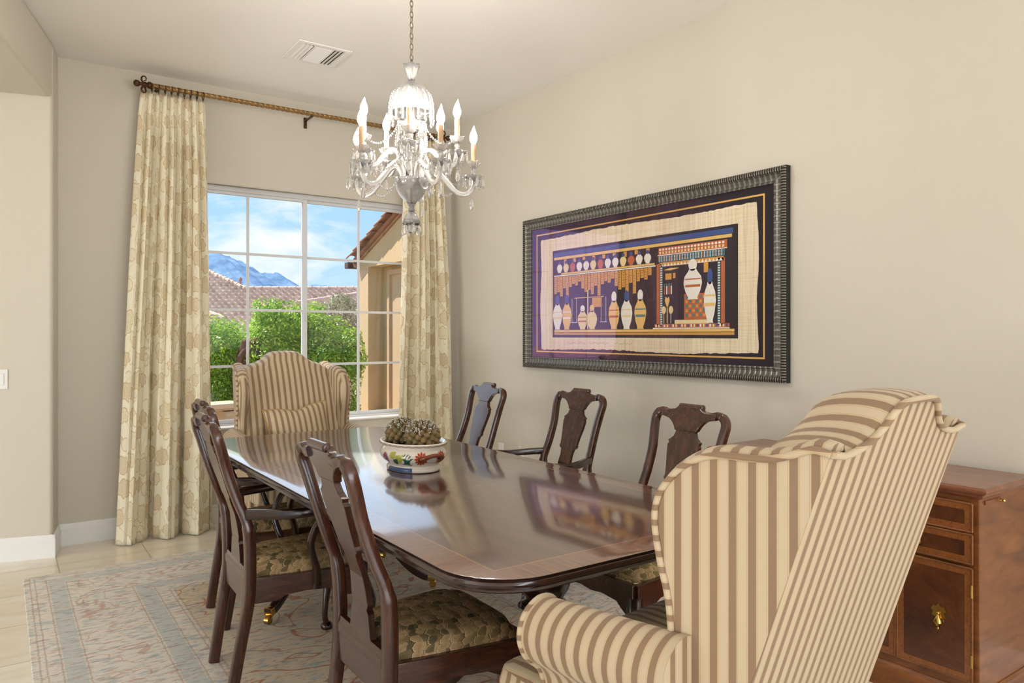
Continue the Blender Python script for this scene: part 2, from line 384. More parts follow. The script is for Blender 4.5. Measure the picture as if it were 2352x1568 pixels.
def m_curtain():
    n = NT('embroidered_curtain'); uv = n.co('UV'); u = n.xyz(uv)
    base = n.mix(n.noise(n.map(uv, (3, 60, 1)), 3, 3), col(240, 230, 202), col(247, 240, 218))
    # big scalloped blooms
    f = n.vor(uv, 6.4, 'F1', 0.7, '2D'); pos = f.outputs['Position']
    sub = n.N('ShaderNodeVectorMath'); sub.operation = 'SUBTRACT'; n.L(uv, sub.inputs[0]); n.L(pos, sub.inputs[1]); d = n.xyz(sub.outputs[0])
    ang = n.M('ARCTAN2', d[1], d[0]); r = n.M('SQRT', n.M('ADD', n.M('POWER', d[0], 2.0), n.M('POWER', d[1], 2.0)))
    h = n.xyz(f.outputs['Color'])
    lob = n.M('ABSOLUTE', n.M('SINE', n.M('MULTIPLY', n.M('ADD', ang, h[1]), 3.5)))
    R = n.M('MULTIPLY', n.M('ADD', 0.043, n.M('MULTIPLY', lob, 0.012)), n.M('ADD', 0.75, n.M('MULTIPLY', h[0], 0.45)))
    q = n.M('DIVIDE', r, R)
    big = n.M('SUBTRACT', 1.0, n.step(q, 0.94, 1.0)); ring = n.M('MULTIPLY', n.step(q, 0.86, 0.92), n.M('SUBTRACT', 1.0, n.step(q, 1.0, 1.07)))
    vein = n.M('MULTIPLY', big, n.step(n.M('ABSOLUTE', n.M('SINE', n.M('ADD', n.M('MULTIPLY', ang, 7.0), n.M('MULTIPLY', r, 60.0)))), 0.93, 0.99))
    inner = n.M('MULTIPLY', n.step(q, 0.40, 0.46), n.M('SUBTRACT', 1.0, n.step(q, 0.48, 0.55)))
    st = n.noise(n.map(uv, (1, 1, 1)), 330, 2)
    fill = n.M('MULTIPLY', big, n.M('ADD', 0.34, n.M('MULTIPLY', n.step(st, 0.42, 0.6), 0.42)))
    fill = n.M('MULTIPLY', fill, n.M('ADD', 0.55, n.M('MULTIPLY', n.step(h[2], 0.3, 0.6), 0.45)))
    # leaves and stems between them
    w = n.noise(n.map(uv, (1, 0.8, 1)), 7.0, 1, 0.4, 0.4)
    stem = n.M('SUBTRACT', 1.0, n.step(n.M('ABSOLUTE', n.M('SUBTRACT', w, 0.5)), 0.004, 0.009))
    l = n.vor(n.map(uv, (1.0, 0.62, 1), (0, 0, 0.6), (0.37, 0.21, 0)), 13.5, 'F1', 0.9, '2D'); ld = l.outputs['Distance']
    leafo = n.M('MULTIPLY', n.step(ld, 0.30, 0.33), n.M('SUBTRACT', 1.0, n.step(ld, 0.36, 0.40)))
    leaf = n.M('SUBTRACT', 1.0, n.step(ld, 0.31, 0.36)); keep = n.M('MULTIPLY', n.M('GREATER_THAN', n.xyz(l.outputs['Color'])[0], 0.58), 0.75)
    notb = n.M('SUBTRACT', 1.0, big)
    lf = n.M('MULTIPLY', n.M('MULTIPLY', n.M('MAXIMUM', leafo, n.M('MULTIPLY', leaf, n.M('MULTIPLY', st, 0.42))), keep), notb)
    t = n.M('MAXIMUM', n.M('MAXIMUM', fill, n.M('MULTIPLY', ring, 0.95)), n.M('MAXIMUM', n.M('MULTIPLY', vein, 0.6), n.M('MULTIPLY', inner, 0.7)))
    t = n.M('MAXIMUM', t, n.M('MAXIMUM', lf, n.M('MULTIPLY', n.M('MULTIPLY', stem, notb), 0.6)), clamp=True)
    c = n.mix(n.M('MULTIPLY', t, 0.85), base, col(204, 174, 124))
    n.bump(t, 0.35, 0.003)
    m = n.base(c, 0.75, spec=0.2)
    tr = n.N('ShaderNodeBsdfTranslucent'); n.L(c, tr.inputs[0]); mx = n.N('ShaderNodeMixShader'); mx.inputs[0].default_value = 0.14
    n.L(n.b.outputs[0], mx.inputs[1]); n.L(tr.outputs[0], mx.inputs[2]); n.L(mx.outputs[0], n.out.inputs[0])
    return m
CURTAIN = m_curtain()

def m_rug():
    n = NT('faded_oriental_rug'); o = n.co(); u = n.xyz(o); HX, HY = 1.28, 1.98
    wob = n.noise(n.map(o, (2, 5, 1)), 6, 2); w2 = n.M('MULTIPLY', n.M('SUBTRACT', wob, 0.5), 0.012)
    d = n.M('ADD', n.M('MINIMUM', n.M('SUBTRACT', HX, n.M('ABSOLUTE', u[0])), n.M('SUBTRACT', HY, n.M('ABSOLUTE', u[1]))), w2)
    st = n.map(o, (1.0, 3.2, 1))
    ivory = col(246, 240, 230); sand = col(206, 178, 140); blue = col(174, 194, 204); rust = col(196, 124, 92); grey = col(150, 146, 130)
    field = n.mix(n.noise(o, 1.4, 4), col(230, 212, 180), col(242, 230, 212))
    bandb = n.M('MULTIPLY', n.step(d, 0.105, 0.112), n.M('SUBTRACT', 1.0, n.step(d, 0.175, 0.182)))
    bandc = n.M('MULTIPLY', n.step(d, 0.47, 0.477), n.M('SUBTRACT', 1.0, n.step(d, 0.545, 0.552)))
    c = n.mix(n.step(d, 0.62, 0.64), ivory, field)
    b = n.step(n.noise(st, 12, 5, 0.65), 0.50, 0.64); c = n.mix(n.M('MULTIPLY', b, 0.72), c, blue)
    c = n.mix(n.M('MULTIPLY', n.M('MAXIMUM', bandb, bandc), 0.42), c, blue)
    r = n.step(n.noise(n.map(st, (1,1,1), (0,0,0), (7, 3, 0)), 14, 5, 0.65), 0.54, 0.66); c = n.mix(n.M('MULTIPLY', r, 0.55), c, rust)
    g = n.step(n.noise(n.map(st, (1,1,1), (0,0,0), (2, 9, 0)), 16, 4, 0.6), 0.56, 0.66); c = n.mix(n.M('MULTIPLY', g, 0.5), c, grey)
    # trailing rust and blue vines in the field
    vn = n.noise(n.map(o, (1, 1.25, 1), (0, 0, 0), (1.7, 0.6, 0)), 2.6, 2, 0.45, 1.2)
    vine = n.M('MULTIPLY', n.M('SUBTRACT', 1.0, n.step(n.M('ABSOLUTE', n.M('SUBTRACT', vn, 0.52)), 0.006, 0.016)), n.step(d, 0.60, 0.64))
    c = n.mix(n.M('MULTIPLY', vine, 0.8), c, rust)
    vn2 = n.noise(n.map(o, (1, 1.2, 1), (0, 0, 0), (5.7, 2.6, 0)), 5.2, 2, 0.45, 1.0)
    v2 = n.M('MULTIPLY', n.M('SUBTRACT', 1.0, n.step(n.M('ABSOLUTE', n.M('SUBTRACT', vn2, 0.5)), 0.008, 0.02)), n.M('MULTIPLY', n.step(d, 0.19, 0.21), n.M('SUBTRACT', 1.0, n.step(d, 0.45, 0.47))))
    c = n.mix(n.M('MULTIPLY', v2, 0.45), c, rust)
    for p in (0.028, 0.05, 0.10, 0.186, 0.464, 0.556, 0.615, 0.635):
        ln = n.M('SUBTRACT', 1.0, n.step(n.M('ABSOLUTE', n.M('SUBTRACT', d, p)), 0.002, 0.005))
        c = n.mix(n.M('MULTIPLY', ln, 0.42), c, col(180, 140, 120))
    pile = n.noise(n.map(o, (1, 2.2, 1)), 260, 3, 0.7); c = n.mix(n.M('MULTIPLY', n.step(pile, 0.35, 0.75), 0.14), c, col(120, 100, 82))
    big = n.noise(st, 30, 4, 0.7); c = n.mix(n.M('MULTIPLY', n.step(big, 0.45, 0.7), 0.35), c, col(240, 232, 220))
    n.bump(pile, 0.5, 0.004)
    return n.base(c, 0.95, spec=0.1)
RUG = m_rug()

BRONZE = plain('twisted_bronze', col(150, 118, 74), 0.42, 0.65, vary=0.3, vs=14)
DARKBRONZE = plain('dark_bronze', col(84, 54, 30), 0.42, 0.6, vary=0.2)
BRASS = plain('brass', col(196, 158, 84), 0.25, 1.0)
NICKEL = plain('chain_nickel', col(150, 138, 118), 0.3, 1.0)
PEWTER = plain('silver_fitting', col(120, 106, 92), 0.35, 0.8)
BLACK = plain('black_side', col(30, 27, 22), 0.5)
def m_crystal(name, tint, rough, trans):
    n = NT(name)
    return n.base(tint, rough, spec=0.8, **{'Transmission Weight': trans, 'IOR': 1.5})
CRYSTAL = m_crystal('cut_crystal', (0.98, 0.97, 0.96, 1), 0.03, 0.74)
ARMGLASS = m_crystal('twisted_glass', (0.97, 0.95, 0.92, 1), 0.10, 0.35)
CANDLE = plain('candle_sleeve', col(186, 158, 124), 0.5, **{'Subsurface Weight': 0.1})
def m_bulb():
    n = NT('lit_flame_bulb')
    return n.base((1, 0.9, 0.75, 1), 0.3, **{'Emission Color': (1.0, 0.94, 0.85, 1), 'Emission Strength': 125.0})
BULB = m_bulb()
def m_pane(name, fac, tint):
    n = NT(name); t = n.N('ShaderNodeBsdfTransparent'); g = n.N('ShaderNodeBsdfGlossy'); g.inputs['Roughness'].default_value = 0.0; g.inputs[0].default_value = tint
    fr = n.N('ShaderNodeFresnel'); fr.inputs[0].default_value = 1.5
    m = n.N('ShaderNodeMixShader'); n.put(m.inputs[0], n.M('MULTIPLY', fr.outputs[0], fac, clamp=True)); n.L(t.outputs[0], m.inputs[1]); n.L(g.outputs[0], m.inputs[2]); n.L(m.outputs[0], n.out.inputs[0])
    return n.mat
PANE = m_pane('window_glass', 0.6, (1, 1, 1, 1))
PICGLASS = m_pane('coated_picture_glass', 0.14, (0.72, 0.36, 0.72, 1))

def m_leaf(name, a, b, c_):
    n = NT(name); g = n.N('ShaderNodeNewGeometry')
    c = n.ramp(g.outputs['Random Per Island'], [(0.0, a), (0.5, b), (1.0, c_)])
    n.base(c, 0.42, spec=0.5)
    tr = n.N('ShaderNodeBsdfTranslucent'); n.L(c, tr.inputs[0]); mx = n.N('ShaderNodeMixShader'); mx.inputs[0].default_value = 0.48
    n.L(n.b.outputs[0], mx.inputs[1]); n.L(tr.outputs[0], mx.inputs[2]); n.L(mx.outputs[0], n.out.inputs[0])
    return n.mat
HEDGE = m_leaf('hedge_leaf', col(92, 142, 36), col(146, 194, 52), col(204, 226, 90))
OLIVE = m_leaf('olive_leaf', col(110, 124, 84), col(140, 152, 108), col(168, 176, 134))
AGAVE = plain('agave_leaf', col(140, 150, 124), 0.5, vary=0.2)
BARK = plain('bark', col(104, 70, 52), 0.9, vary=0.4, vs=20)
def m_stucco():
    n = NT('tan_stucco'); o = n.co(); f = n.noise(o, 30, 6, 0.7)
    n.bump(f, 0.5, 0.01)
    return n.base(n.mix(f, col(192, 166, 128), col(218, 190, 150)), 0.9, spec=0.15)
STUCCO = m_stucco()
def m_tile(name, a, b, c_):
    n = NT(name); o = n.co()
    f = n.noise(o, 2.6, 5, 0.6); g = n.noise(o, 30, 3)
    return n.base(n.ramp(n.M('ADD', n.M('MULTIPLY', f, 0.8), n.M('MULTIPLY', g, 0.2)), [(0.3, a), (0.5, b), (0.7, c_)]), 0.85, spec=0.2)
TILE = m_tile('clay_roof_tile', col(168, 140, 120), col(206, 178, 156), col(228, 204, 182))
TILE_RED = m_tile('red_clay_tile', col(140, 100, 84), col(168, 124, 104), col(186, 144, 122))
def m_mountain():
    n = NT('haze_blue_mountain'); o = n.co()
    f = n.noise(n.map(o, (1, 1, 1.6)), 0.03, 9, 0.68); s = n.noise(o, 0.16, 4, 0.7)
    c = n.ramp(f, [(0.34, col(84, 116, 148)), (0.52, col(112, 144, 174)), (0.7, col(146, 170, 190))])  # aerial haze is put into the rock colour as slate blue
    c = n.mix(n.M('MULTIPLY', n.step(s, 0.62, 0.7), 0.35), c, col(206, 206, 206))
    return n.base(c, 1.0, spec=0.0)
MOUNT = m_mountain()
GRAVEL = plain('desert_gravel', col(176, 150, 122), 0.95, vary=0.3, vs=12)
CASTSTONE = plain('cast_stone', col(196, 176, 148), 0.8, vary=0.15)
# ------------------------------------------------------------------ the room
def struct(name, mb, mat, parent=None, **k):
    o = mb.build(name, mat, parent, **k)
    if parent is None: o['kind'] = 'structure'
    return o
ZC = 3.05; XR = 3.13; YB = 5.36
struct('floor', MB().box((-9.0, -4.6, -0.10), (3.3, 5.52, 0.0)), FLOOR)
struct('ceiling', MB().box((-9.2, -4.8, ZC), (3.3, 5.52, ZC+0.12)), CEIL)
struct('wall_right', MB().box((XR, -4.8, 0), (XR+0.17, 5.52, ZC)), WALL)
WX0, WX1, WZ0, WZ1 = 1.02, 2.81, 0.655, 2.385
b = MB()
b.box((-9.2, YB, 0), (WX0, YB+0.16, ZC)).box((WX1, YB, 0), (XR, YB+0.16, ZC)).box((WX0, YB, 0), (WX1, YB+0.16, WZ0)).box((WX0, YB, WZ1), (WX1, YB+0.16, ZC))
struct('wall_back', b, WALL)
# bullnosed plaster edge round the window opening
b = MB(); pth = [(WX0, YB+0.012, WZ0), (WX0, YB+0.012, WZ1), (WX1, YB+0.012, WZ1), (WX1, YB+0.012, WZ0)]
for p, q in zip(pth, pth[1:]): b.tube([p, q], 0.013, 10)
struct('trim_1', b, WALL, smooth=50)
# angled wall on the left with the wide opening into the hall
def lw(a, h): return (a[0], a[1], h)
ux, uy = -0.262, -0.965; nx, ny = -0.965, 0.262
A0 = (0.305, YB+0.01); A1 = (0.262, 5.12)
J1 = (A1[0]+nx*1.7, A1[1]+ny*1.7)
b = MB(); b.prism([A0, A1, J1, (J1[0], YB+0.01)], lw, 0, ZC)
wl = struct('wall_left', b, WALL, bevel=(0.022, 4))
H1 = (A1[0]+ux*3.2, A1[1]+uy*3.2)
b = MB(); b.prism([A1, H1, (H1[0]+nx*1.7, H1[1]+ny*1.7), J1], lw, 2.725, ZC)
b.prism([H1, (H1[0]+ux*0.5, H1[1]+uy*0.5), (H1[0]+ux*0.5+nx*0.3, H1[1]+uy*0.5+ny*0.3), (H1[0]+nx*0.3, H1[1]+ny*0.3)], lw, 0, ZC)
struct('wall_left_header', b, WALL, bevel=(0.022, 4))
# far walls of the great room behind the camera, with wide glazed openings
b = MB(); b.box((-9.2, -4.8, 0), (-3.9, -4.6, ZC)).box((2.7, -4.8, 0), (XR, -4.6, ZC)).box((-3.9, -4.8, 2.85), (2.7, -4.6, ZC))
struct('wall_rear', b, WALL)
b = MB(); b.box((-9.2, -4.6, 0), (-9.0, -1.8, ZC)).box((-9.2, 4.1, 0), (-9.0, 5.36, ZC)).box((-9.2, -1.8, 2.85), (-9.0, 4.1, ZC)).box((-9.2, 1.1, 0), (-9.0, 1.3, ZC))
struct('wall_west', b, WALL)
# baseboards
def board(p, q, off, h=0.135, t=0.016):
    p = Vector((p[0], p[1], 0)); q = Vector((q[0], q[1], 0)); d = (q-p).normalized(); n = Vector((-d.y, d.x, 0))*off
    prof = [(0, 0), (t, 0), (t, h-0.03), (t*0.75, h-0.022), (t*0.75, h-0.012), (t*0.35, h), (0, h)]
    k = len(prof); vs = [tuple(e+n*a+Vector((0, 0, z))) for e in (p, q) for a, z in prof]
    fs = [tuple(range(k))[::-1], tuple(range(k, 2*k))]+[(i, (i+1) % k, k+(i+1) % k, k+i) for i in range(k)]
    return MB().add(vs, fs)
struct('baseboard_back', board((0.31, YB), (XR, YB), -1), WHITE)
struct('baseboard_right', board((XR, YB), (XR, -4.6), -1), WHITE)
b = board(A0, (A1[0]-.002, A1[1]-.014), 1); c2 = board((A1[0]+0.014, A1[1]-.004), J1, 1); b.add(c2.v, c2.f)
struct('baseboard_left', b, WHITE)

# window: frame, two sashes, muntins, glass, sill
def make_window():
    Y0, Y1 = 5.455, 5.515
    f = MB(); w = 0.030
    f.box((WX0+.0005, Y0, WZ0+.0005), (WX0+w, Y1, WZ1-.0005)).box((WX1-w, Y0, WZ0+.0005), (WX1-.0005, Y1, WZ1-.0005)).box((WX0+w, Y0, WZ1-0.038), (WX1-w, Y1, WZ1-.0005)).box((WX0+w, Y0, WZ0+.0005), (WX1-w, Y1, WZ0+0.0255))
    win = f.build('window_1', VINYL, bevel=0.003); win['kind'] = 'structure'
    xm = 1.915
    for nm, a, c, y0, y1, mx in (('sash', WX0+w, xm+0.012, 5.468, 5.49, 1.487), ('sash', xm-0.022, WX1-w, 5.488, 5.512, 2.355)):
        s = MB(); t = 0.032; z0, z1 = WZ0+0.025, WZ1-0.038
        s.box((a, y0, z0), (a+t, y1, z1)).box((c-t, y0, z0), (c, y1, z1)).box((a+t, y0, z1-0.022), (c-t, y1, z1)).box((a+t, y0, z0), (c-t, y1, z0+0.028))
        so = s.build('sash', VINYL, win, bevel=0.002)
        g = MB(); ym = (y0+y1)/2
        g.box((mx-0.009, ym-0.006, z0+0.028), (mx+0.009, ym+0.006, z1-0.022))
        for z in (1.907, 1.499, 1.090): g.box((a+t, ym-0.0055, z-0.009), (c-t, ym+0.0055, z+0.009))
        g.build('muntin_grid', VINYL, so)
        MB().box((a+t, ym+0.0065, z0+0.028), (c-t, ym+0.0085, z1-0.022)).build('pane', PANE, so)
    h = MB(); h.box((xm-0.007, 5.456, 1.42), (xm+0.007, 5.468, 1.53)); h.build('latch', VINYL, win, bevel=0.004)
    MB().box((WX0+.0005, 5.335, WZ0+.0005), (WX1-.0005, 5.4545, WZ0+.014)).build('window_sill', WHITE, win, bevel=0.004)
make_window()

# ceiling supply vent
def make_vent():
    cx, cy = 1.605, 4.38; t = thing('ceiling_vent', 'white louvred air vent in the ceiling left of the chandelier chain', 'vent', (cx, cy, ZC), math.radians(0))
    f = MB(); a, w = 0.165, 0.032
    for x0, y0, x1, y1 in ((-a, -a, a, -a+w), (-a, a-w, a, a), (-a, -a+w, -a+w, a-w), (a-w, -a+w, a, a-w)): f.box((x0, y0, -0.010), (x1, y1, -0.0005))
    f.box((-0.062, -a+w, -0.012), (-0.054, a-w, -0.002)); f.box((0.054, -a+w, -0.012), (0.062, a-w, -0.002))
    f.build('frame', WHITE, t, bevel=0.003)
    MB().box((-a+w, -a+w, -0.0024), (a-w, a-w, -0.0006)).build('backing', plain('vent_dark', col(120, 116, 110), 0.8), t)
    def slat(p, q, tilt):
        p = Vector(p); q = Vector(q); d = (q-p).normalized(); n = Vector((-d.y, d.x, 0)); u = n*math.cos(tilt)*0.011+Vector((0, 0, math.sin(tilt)*0.005))
        m = MB(); v = []
        for e in (p, q):
            for s_, h in ((-1, 0), (1, 0), (1, 0.0016), (-1, 0.0016)): v.append(tuple(e+u*s_+Vector((0, 0, h))))
        m.add(v, [(0, 1, 5, 4), (1, 2, 6, 5), (2, 3, 7, 6), (3, 0, 4, 7), (3, 2, 1, 0), (4, 5, 6, 7)]); m.build('slat', WHITE, t)
    for i in range(3):
        slat((-0.078-i*0.023, -0.13, -0.010), (-0.078-i*0.023, 0.13, -0.010), 0.6); slat((0.078+i*0.023, -0.13, -0.010), (0.078+i*0.023, 0.13, -0.010), -0.6)
    for i in range(9): slat((-0.052, -0.115+i*0.0285, -0.010), (0.052, -0.115+i*0.0285, -0.010), -0.6)
make_vent()

# switch and outlet
def plate(name, label, cat, loc, rz, sw):
    t = thing(name, label, cat, loc, rz)
    MB().box((-0.035, 0.0005, -0.058), (0.035, 0.006, 0.058)).build('cover_plate', WHITE, t, bevel=0.002)
    if sw: MB().box((-0.017, 0.006, -0.033), (0.017, 0.010, 0.033)).build('rocker', WHITE, t, bevel=0.002)
    else:
        for s_ in (-1, 1): MB().prism([(0.014*math.cos(a)*1.05, 0.017*math.sin(a)+s_*0.02) for a in [2*PI*i/14 for i in range(14)]], lambda p, h: (p[0], h, p[1]), 0.006, 0.0075).build('socket', WHITE, t)
# local +y points out of the wall
plate('light_switch', 'white light switch on the hall wall at the far left', 'switch', (A1[0]+nx*0.262, A1[1]+ny*0.262, 1.06), math.atan2(-ny, -nx)+PI+0.0, True)
plate('wall_outlet', 'white electrical outlet low on the right wall behind the chairs', 'outlet', (XR, 4.60, 0.44), PI/2, False)

# rug
def make_rug():
    r = MB(); nx_, ny_ = 26, 40
    r.box((-1.28, -1.98, 0.0), (1.28, 1.98, 0.009))
    o = r.build('area_rug', RUG, bevel=0.003); o.location = (1.385, 2.745, 0.0005)
    tag(o, 'large faded ivory and blue oriental rug under the dining table', 'rug')
    rnd = random.Random(3); fm = plain('rug_fringe', col(186, 160, 120), 0.9)
    for s_ in (-1, 1):
        f = MB()
        for i in range(330):
            x = -1.275+2.55*i/329; a = rnd.uniform(-0.006, 0.006); l = rnd.uniform(0.012, 0.024)
            f.add([(x, s_*1.978, 0.006), (x+0.005, s_*1.978, 0.006), (x+0.004+a, s_*(1.98+l), 0.0015), (x+a, s_*(1.98+l), 0.0015)], [(0, 1, 2, 3)])
        f.build('fringe', fm, o)
make_rug()
# ------------------------------------------------------------------ dining table
def rrect(hx, hy, r, n=8, bow=0.0):
    out = []
    for cx, cy, a0 in ((hx-r, hy-r, 0), (-hx+r, hy-r, PI/2), (-hx+r, -hy+r, PI), (hx-r, -hy+r, 1.5*PI)):
        for i in range(n+1):
            a = a0+PI/2*i/n; out.append((cx+r*math.cos(a), cy+r*math.sin(a)))
    return out
def ring_loft(mb, rings, m=0, cap0=True, cap1=True):
    n = len(rings[0]); vs = [p for r in rings for p in r]
    fs = [(i*n+j, i*n+(j+1) % n, (i+1)*n+(j+1) % n, (i+1)*n+j) for i in range(len(rings)-1) for j in range(n)]
    if cap0: fs.append(list(range(n))[::-1])
    if cap1: fs.append(list(range((len(rings)-1)*n, len(rings)*n)))
    return mb.add(vs, fs, m)
TX, TY = 1.42, 2.745
def make_table():
    t = thing('dining_table', 'long polished mahogany dining table with banded top on turned pedestals', 'table', (TX, TY, 0))
    m = MB(); rings = []
    for ins, z in ((0.020, 0.722), (0.010, 0.724), (0.004, 0.729), (0.008, 0.735), (0.002, 0.739), (0.0, 0.745), (0.002, 0.751), (0.009, 0.754), (0.006, 0.7585), (0.010, 0.760)):
        rings.append([(x, y, z) for x, y in rrect(0.56-ins, 1.4-ins, 0.19-ins*0.6, 10)])
    ring_loft(m, rings); k_ = len(rings[0]); m.m = [1 if i < k_*(len(rings)-2) else 0 for i in range(len(m.f))]; m.m[-1] = 0; m.m[-2] = 1
    m.build('tabletop', [TABLETOP, DARKWOOD], t, smooth=40)
    a = MB()
    for s_ in (-1, 1): a.box((s_*0.30-0.02, -1.15, 0.66), (s_*0.30+0.02, 1.15, 0.7215))
    for y in (-0.93, 0.93): a.box((-0.28, y-0.14, 0.69), (0.28, y+0.14, 0.7215))
    a.build('under_frame', DARKWOOD, t)
    for y in (-0.90, 0.90):
        p = MB()
        prof = [(0.0, 0.70), (0.098, 0.70), (0.100, 0.67), (0.086, 0.665), (0.090, 0.655), (0.078, 0.645), (0.080, 0.628), (0.066, 0.622), (0.064, 0.60), (0.080, 0.585), (0.086, 0.555), (0.080, 0.52), (0.060, 0.488), (0.056, 0.478), (0.074, 0.470), (0.078, 0.458), (0.066, 0.450), (0.070, 0.440), (0.074, 0.428), (0.066, 0.420), (0.070, 0.408), (0.072, 0.396), (0.066, 0.386), (0.066, 0.30), (0.0, 0.30)]
        p.lathe([(r, z) for r, z in prof[::-1]], 28, caps=False)
        ped = p.build('pedestal', DARKWOOD, t, smooth=40); ped.location = (0, y, 0)
        MB().lathe([(0.0, 0.235), (0.066, 0.235), (0.085, 0.25), (0.085, 0.345), (0.07, 0.36), (0.0, 0.36)], 8, caps=False).build('leg_block', DARKWOOD, ped, smooth=30)
        for k in range(4):
            a0 = PI/4*0.62+k*PI/2 if k % 2 == 0 else PI/2*(k+1)-PI/4*0.62
            a0 = (0.62, PI-0.62, PI+0.62, -0.62)[k]
            pr = spline([(0.05, 0.335), (0.12, 0.345), (0.21, 0.315), (0.31, 0.225), (0.40, 0.125), (0.47, 0.075), (0.52, 0.062)], 6)
            path = [(r*math.cos(a0), r*math.sin(a0), z) for r, z in pr]
            rad = [(0.030-0.012*i/(len(path)-1), 0.036-0.017*i/(len(path)-1)) for i in range(len(path))]
            MB().tube(path, rad, m=0, sect=RSQ).build('leg', DARKWOOD, ped, smooth=40)
            e = path[-1]; c = MB()
            c.tube([path[-4], path[-1]], (0.0205, 0.022), sect=RSQ)
            c.lathe([(0.010, 0.034), (0.012, 0.055)], 10, (e[0], e[1], 0))
            d = Vector((math.cos(a0), math.sin(a0), 0)); q = Vector((-d.y, d.x, 0))
            c.tube([Vector((e[0], e[1], 0.0285))-q*0.011, Vector((e[0], e[1], 0.0285))+q*0.011], 0.018, 14, up=d)
            c.build('caster', BRASS, ped, smooth=40)
make_table()

# ------------------------------------------------------------------ splat-back dining chairs
SPX = [(0, -.055), (.15, -.032), (.32, -.004), (.42, 0), (.55, -.002), (.62, -.012), (.72, -.045), (.82, -.078), (.92, -.104), (1.02, -.128)]
def sx(z): return lerp_tab(SPX, z)
def make_chair(label):
    t = thing('dining_chair', label, 'chair')
    # back posts, continuous with the rear legs
    for s_ in (-1, 1):
        pts = [(-.058, .158, 0), (-.034, .166, .15), (-.006, .177, .32), (.0, .180, .42), (-.002, .184, .54), (-.012, .187, .62), (-.045, .180, .71), (-.078, .178, .81), (-.100, .187, .89), (-.114, .192, .937), (-.120, .180, .963), (-.123, .152, .975), (-.124, .118, .968), (-.125, .085, .972)]
        pts = [(x, y*s_, z) for x, y, z in pts]; path = spline(pts, 5)
        rad = []
        for p in path:
            z = p[2]; k = 1.0
            if abs(p[1]) < .17 and z > .95: rad.append((.0155, .0135))
            elif z < .3: rad.append((.017, .020))
            elif z < .62: rad.append((.021, .020))
            else: rad.append((.0165, .0175))
        MB().tube(path, rad, sect=RSQ, up=(1, 0, 0)).build('back_post', MAHOG, t, smooth=35)
    # crest: shaped board with rolled scroll
    half = [(.058, 1.003)]+spline([(.063, .998), (.078, .988), (.100, .984), (.122, .983), (.146, .984)], 4)+spline([(.146, .956), (.122, .952), (.100, .946), (.082, .934), (.068, .918), (.058, .900)], 4)
    out = [(-a, b_) for a, b_ in half[::-1]]+half
    c = MB()
    c.prism(out, lambda p, h: (sx(p[1])+h, p[0], p[1]), -.013, .013)
    cr = c.build('crest_rail', MAHOG_X, t, bevel=0.003)
    r = MB(); xs, zs = sx(1.0)-.009, .999
    r.tube([(xs, -.065, zs), (xs, -.062, zs), (xs, .062, zs), (xs, .065, zs)], [.009, .0135, .0135, .009], 16, up=(1, 0, 0))
    for e in (-.0655, .0655): r.tube([(xs, e-.001, zs), (xs, e+.001, zs)], .006, 10, up=(1, 0, 0))
    r.build('scroll', MAHOG_X, cr, smooth=40)
    # vase splat
    W = [(.965, .074), (.94, .068), (.915, .055), (.895, .052), (.875, .060), (.862, .077), (.858, .086), (.847, .080), (.838, .086), (.80, .080), (.75, .069), (.715, .064), (.704, .068), (.694, .062), (.69, .049), (.66, .043), (.62, .046), (.58, .053), (.54, .058), (.525, .050), (.515, .060), (.48, .066), (.455, .072), (.43, .078)]
    vs = []; fs = []
    for z, w in W:
        for y in (-w, w):
            for h in (-.010, .010): vs.append((sx(z)+h, y, z))
    for i in range(len(W)-1):
        a = i*4; b_ = a+4
        fs += [(a, a+2, b_+2, b_), (a+1, b_+1, b_+3, a+3), (a, b_, b_+1, a+1), (a+2, a+3, b_+3, b_+2)]
    fs += [(0, 1, 3, 2), (len(vs)-4, len(vs)-2, len(vs)-1, len(vs)-3)]
    MB().add(vs, fs).build('splat', MAHOG, t, bevel=0.0015)
    # shoe
    sh = MB(); pr = [(-.016, .40), (.016, .40), (.016, .425), (.010, .432), (.008, .448), (-.010, .448), (-.012, .432), (-.016, .425)]
    sh.prism(pr, lambda p, h: (p[0], h, p[1]), -.158, .158); sh.build('shoe', MAHOG_X, t, bevel=0.002)
    # seat frame: rear, front and shaped side rails
    f = MB(); f.box((-.014, -.162, .315), (.014, .162, .40))
    def sidep(s_):
        outl = [(.015, .318), (.10, .318), (.125, .335), (.20, .342), (.29, .338), (.325, .322), (.345, .305), (.40, .300), (.425, .31), (.425, .412), (.015, .412)]
        return outl, (lambda p, h: (p[0], s_*(.163+(p[0])*.155+h), p[1]))
    for s_ in (-1, 1):
        o_, fn = sidep(s_); f.prism(o_, fn, -.014, .012)
    fr = [(-.225, .412), (-.225, .30), (-.19, .30), (-.165, .315), (-.14, .335), (-.06, .342), (0, .335), (.06, .342), (.14, .335), (.165, .315), (.19, .30), (.225, .30), (.225, .412)]
    f.prism(fr, lambda p, h: (.425+h, p[0], p[1]), -.014, .014)
    f.build('seat_frame', MAHOG_X, t, bevel=0.003)
    # slip seat
    def seat(u, v):
        a = u*2-1; b_ = v*2-1
        # superellipse corner rounding
        k = max(abs(a), abs(b_))
        if k > 0:
            q = (abs(a)**6+abs(b_)**6)**(1/6.0); a2, b2 = a*k/q, b_*k/q
        else: a2, b2 = a, b_
        x = .222+.206*b2
        w = .158+x*.152
        d = (1-abs(a)**4)*(1-abs(b_)**4)
        return (x, a2*w, .409+.022*(1 if k < .98 else 0.0)+.036*max(0, d)**.6)
    g = MB(); g.grid(22, 20, seat); g.build('seat', SEAT, t, smooth=60)
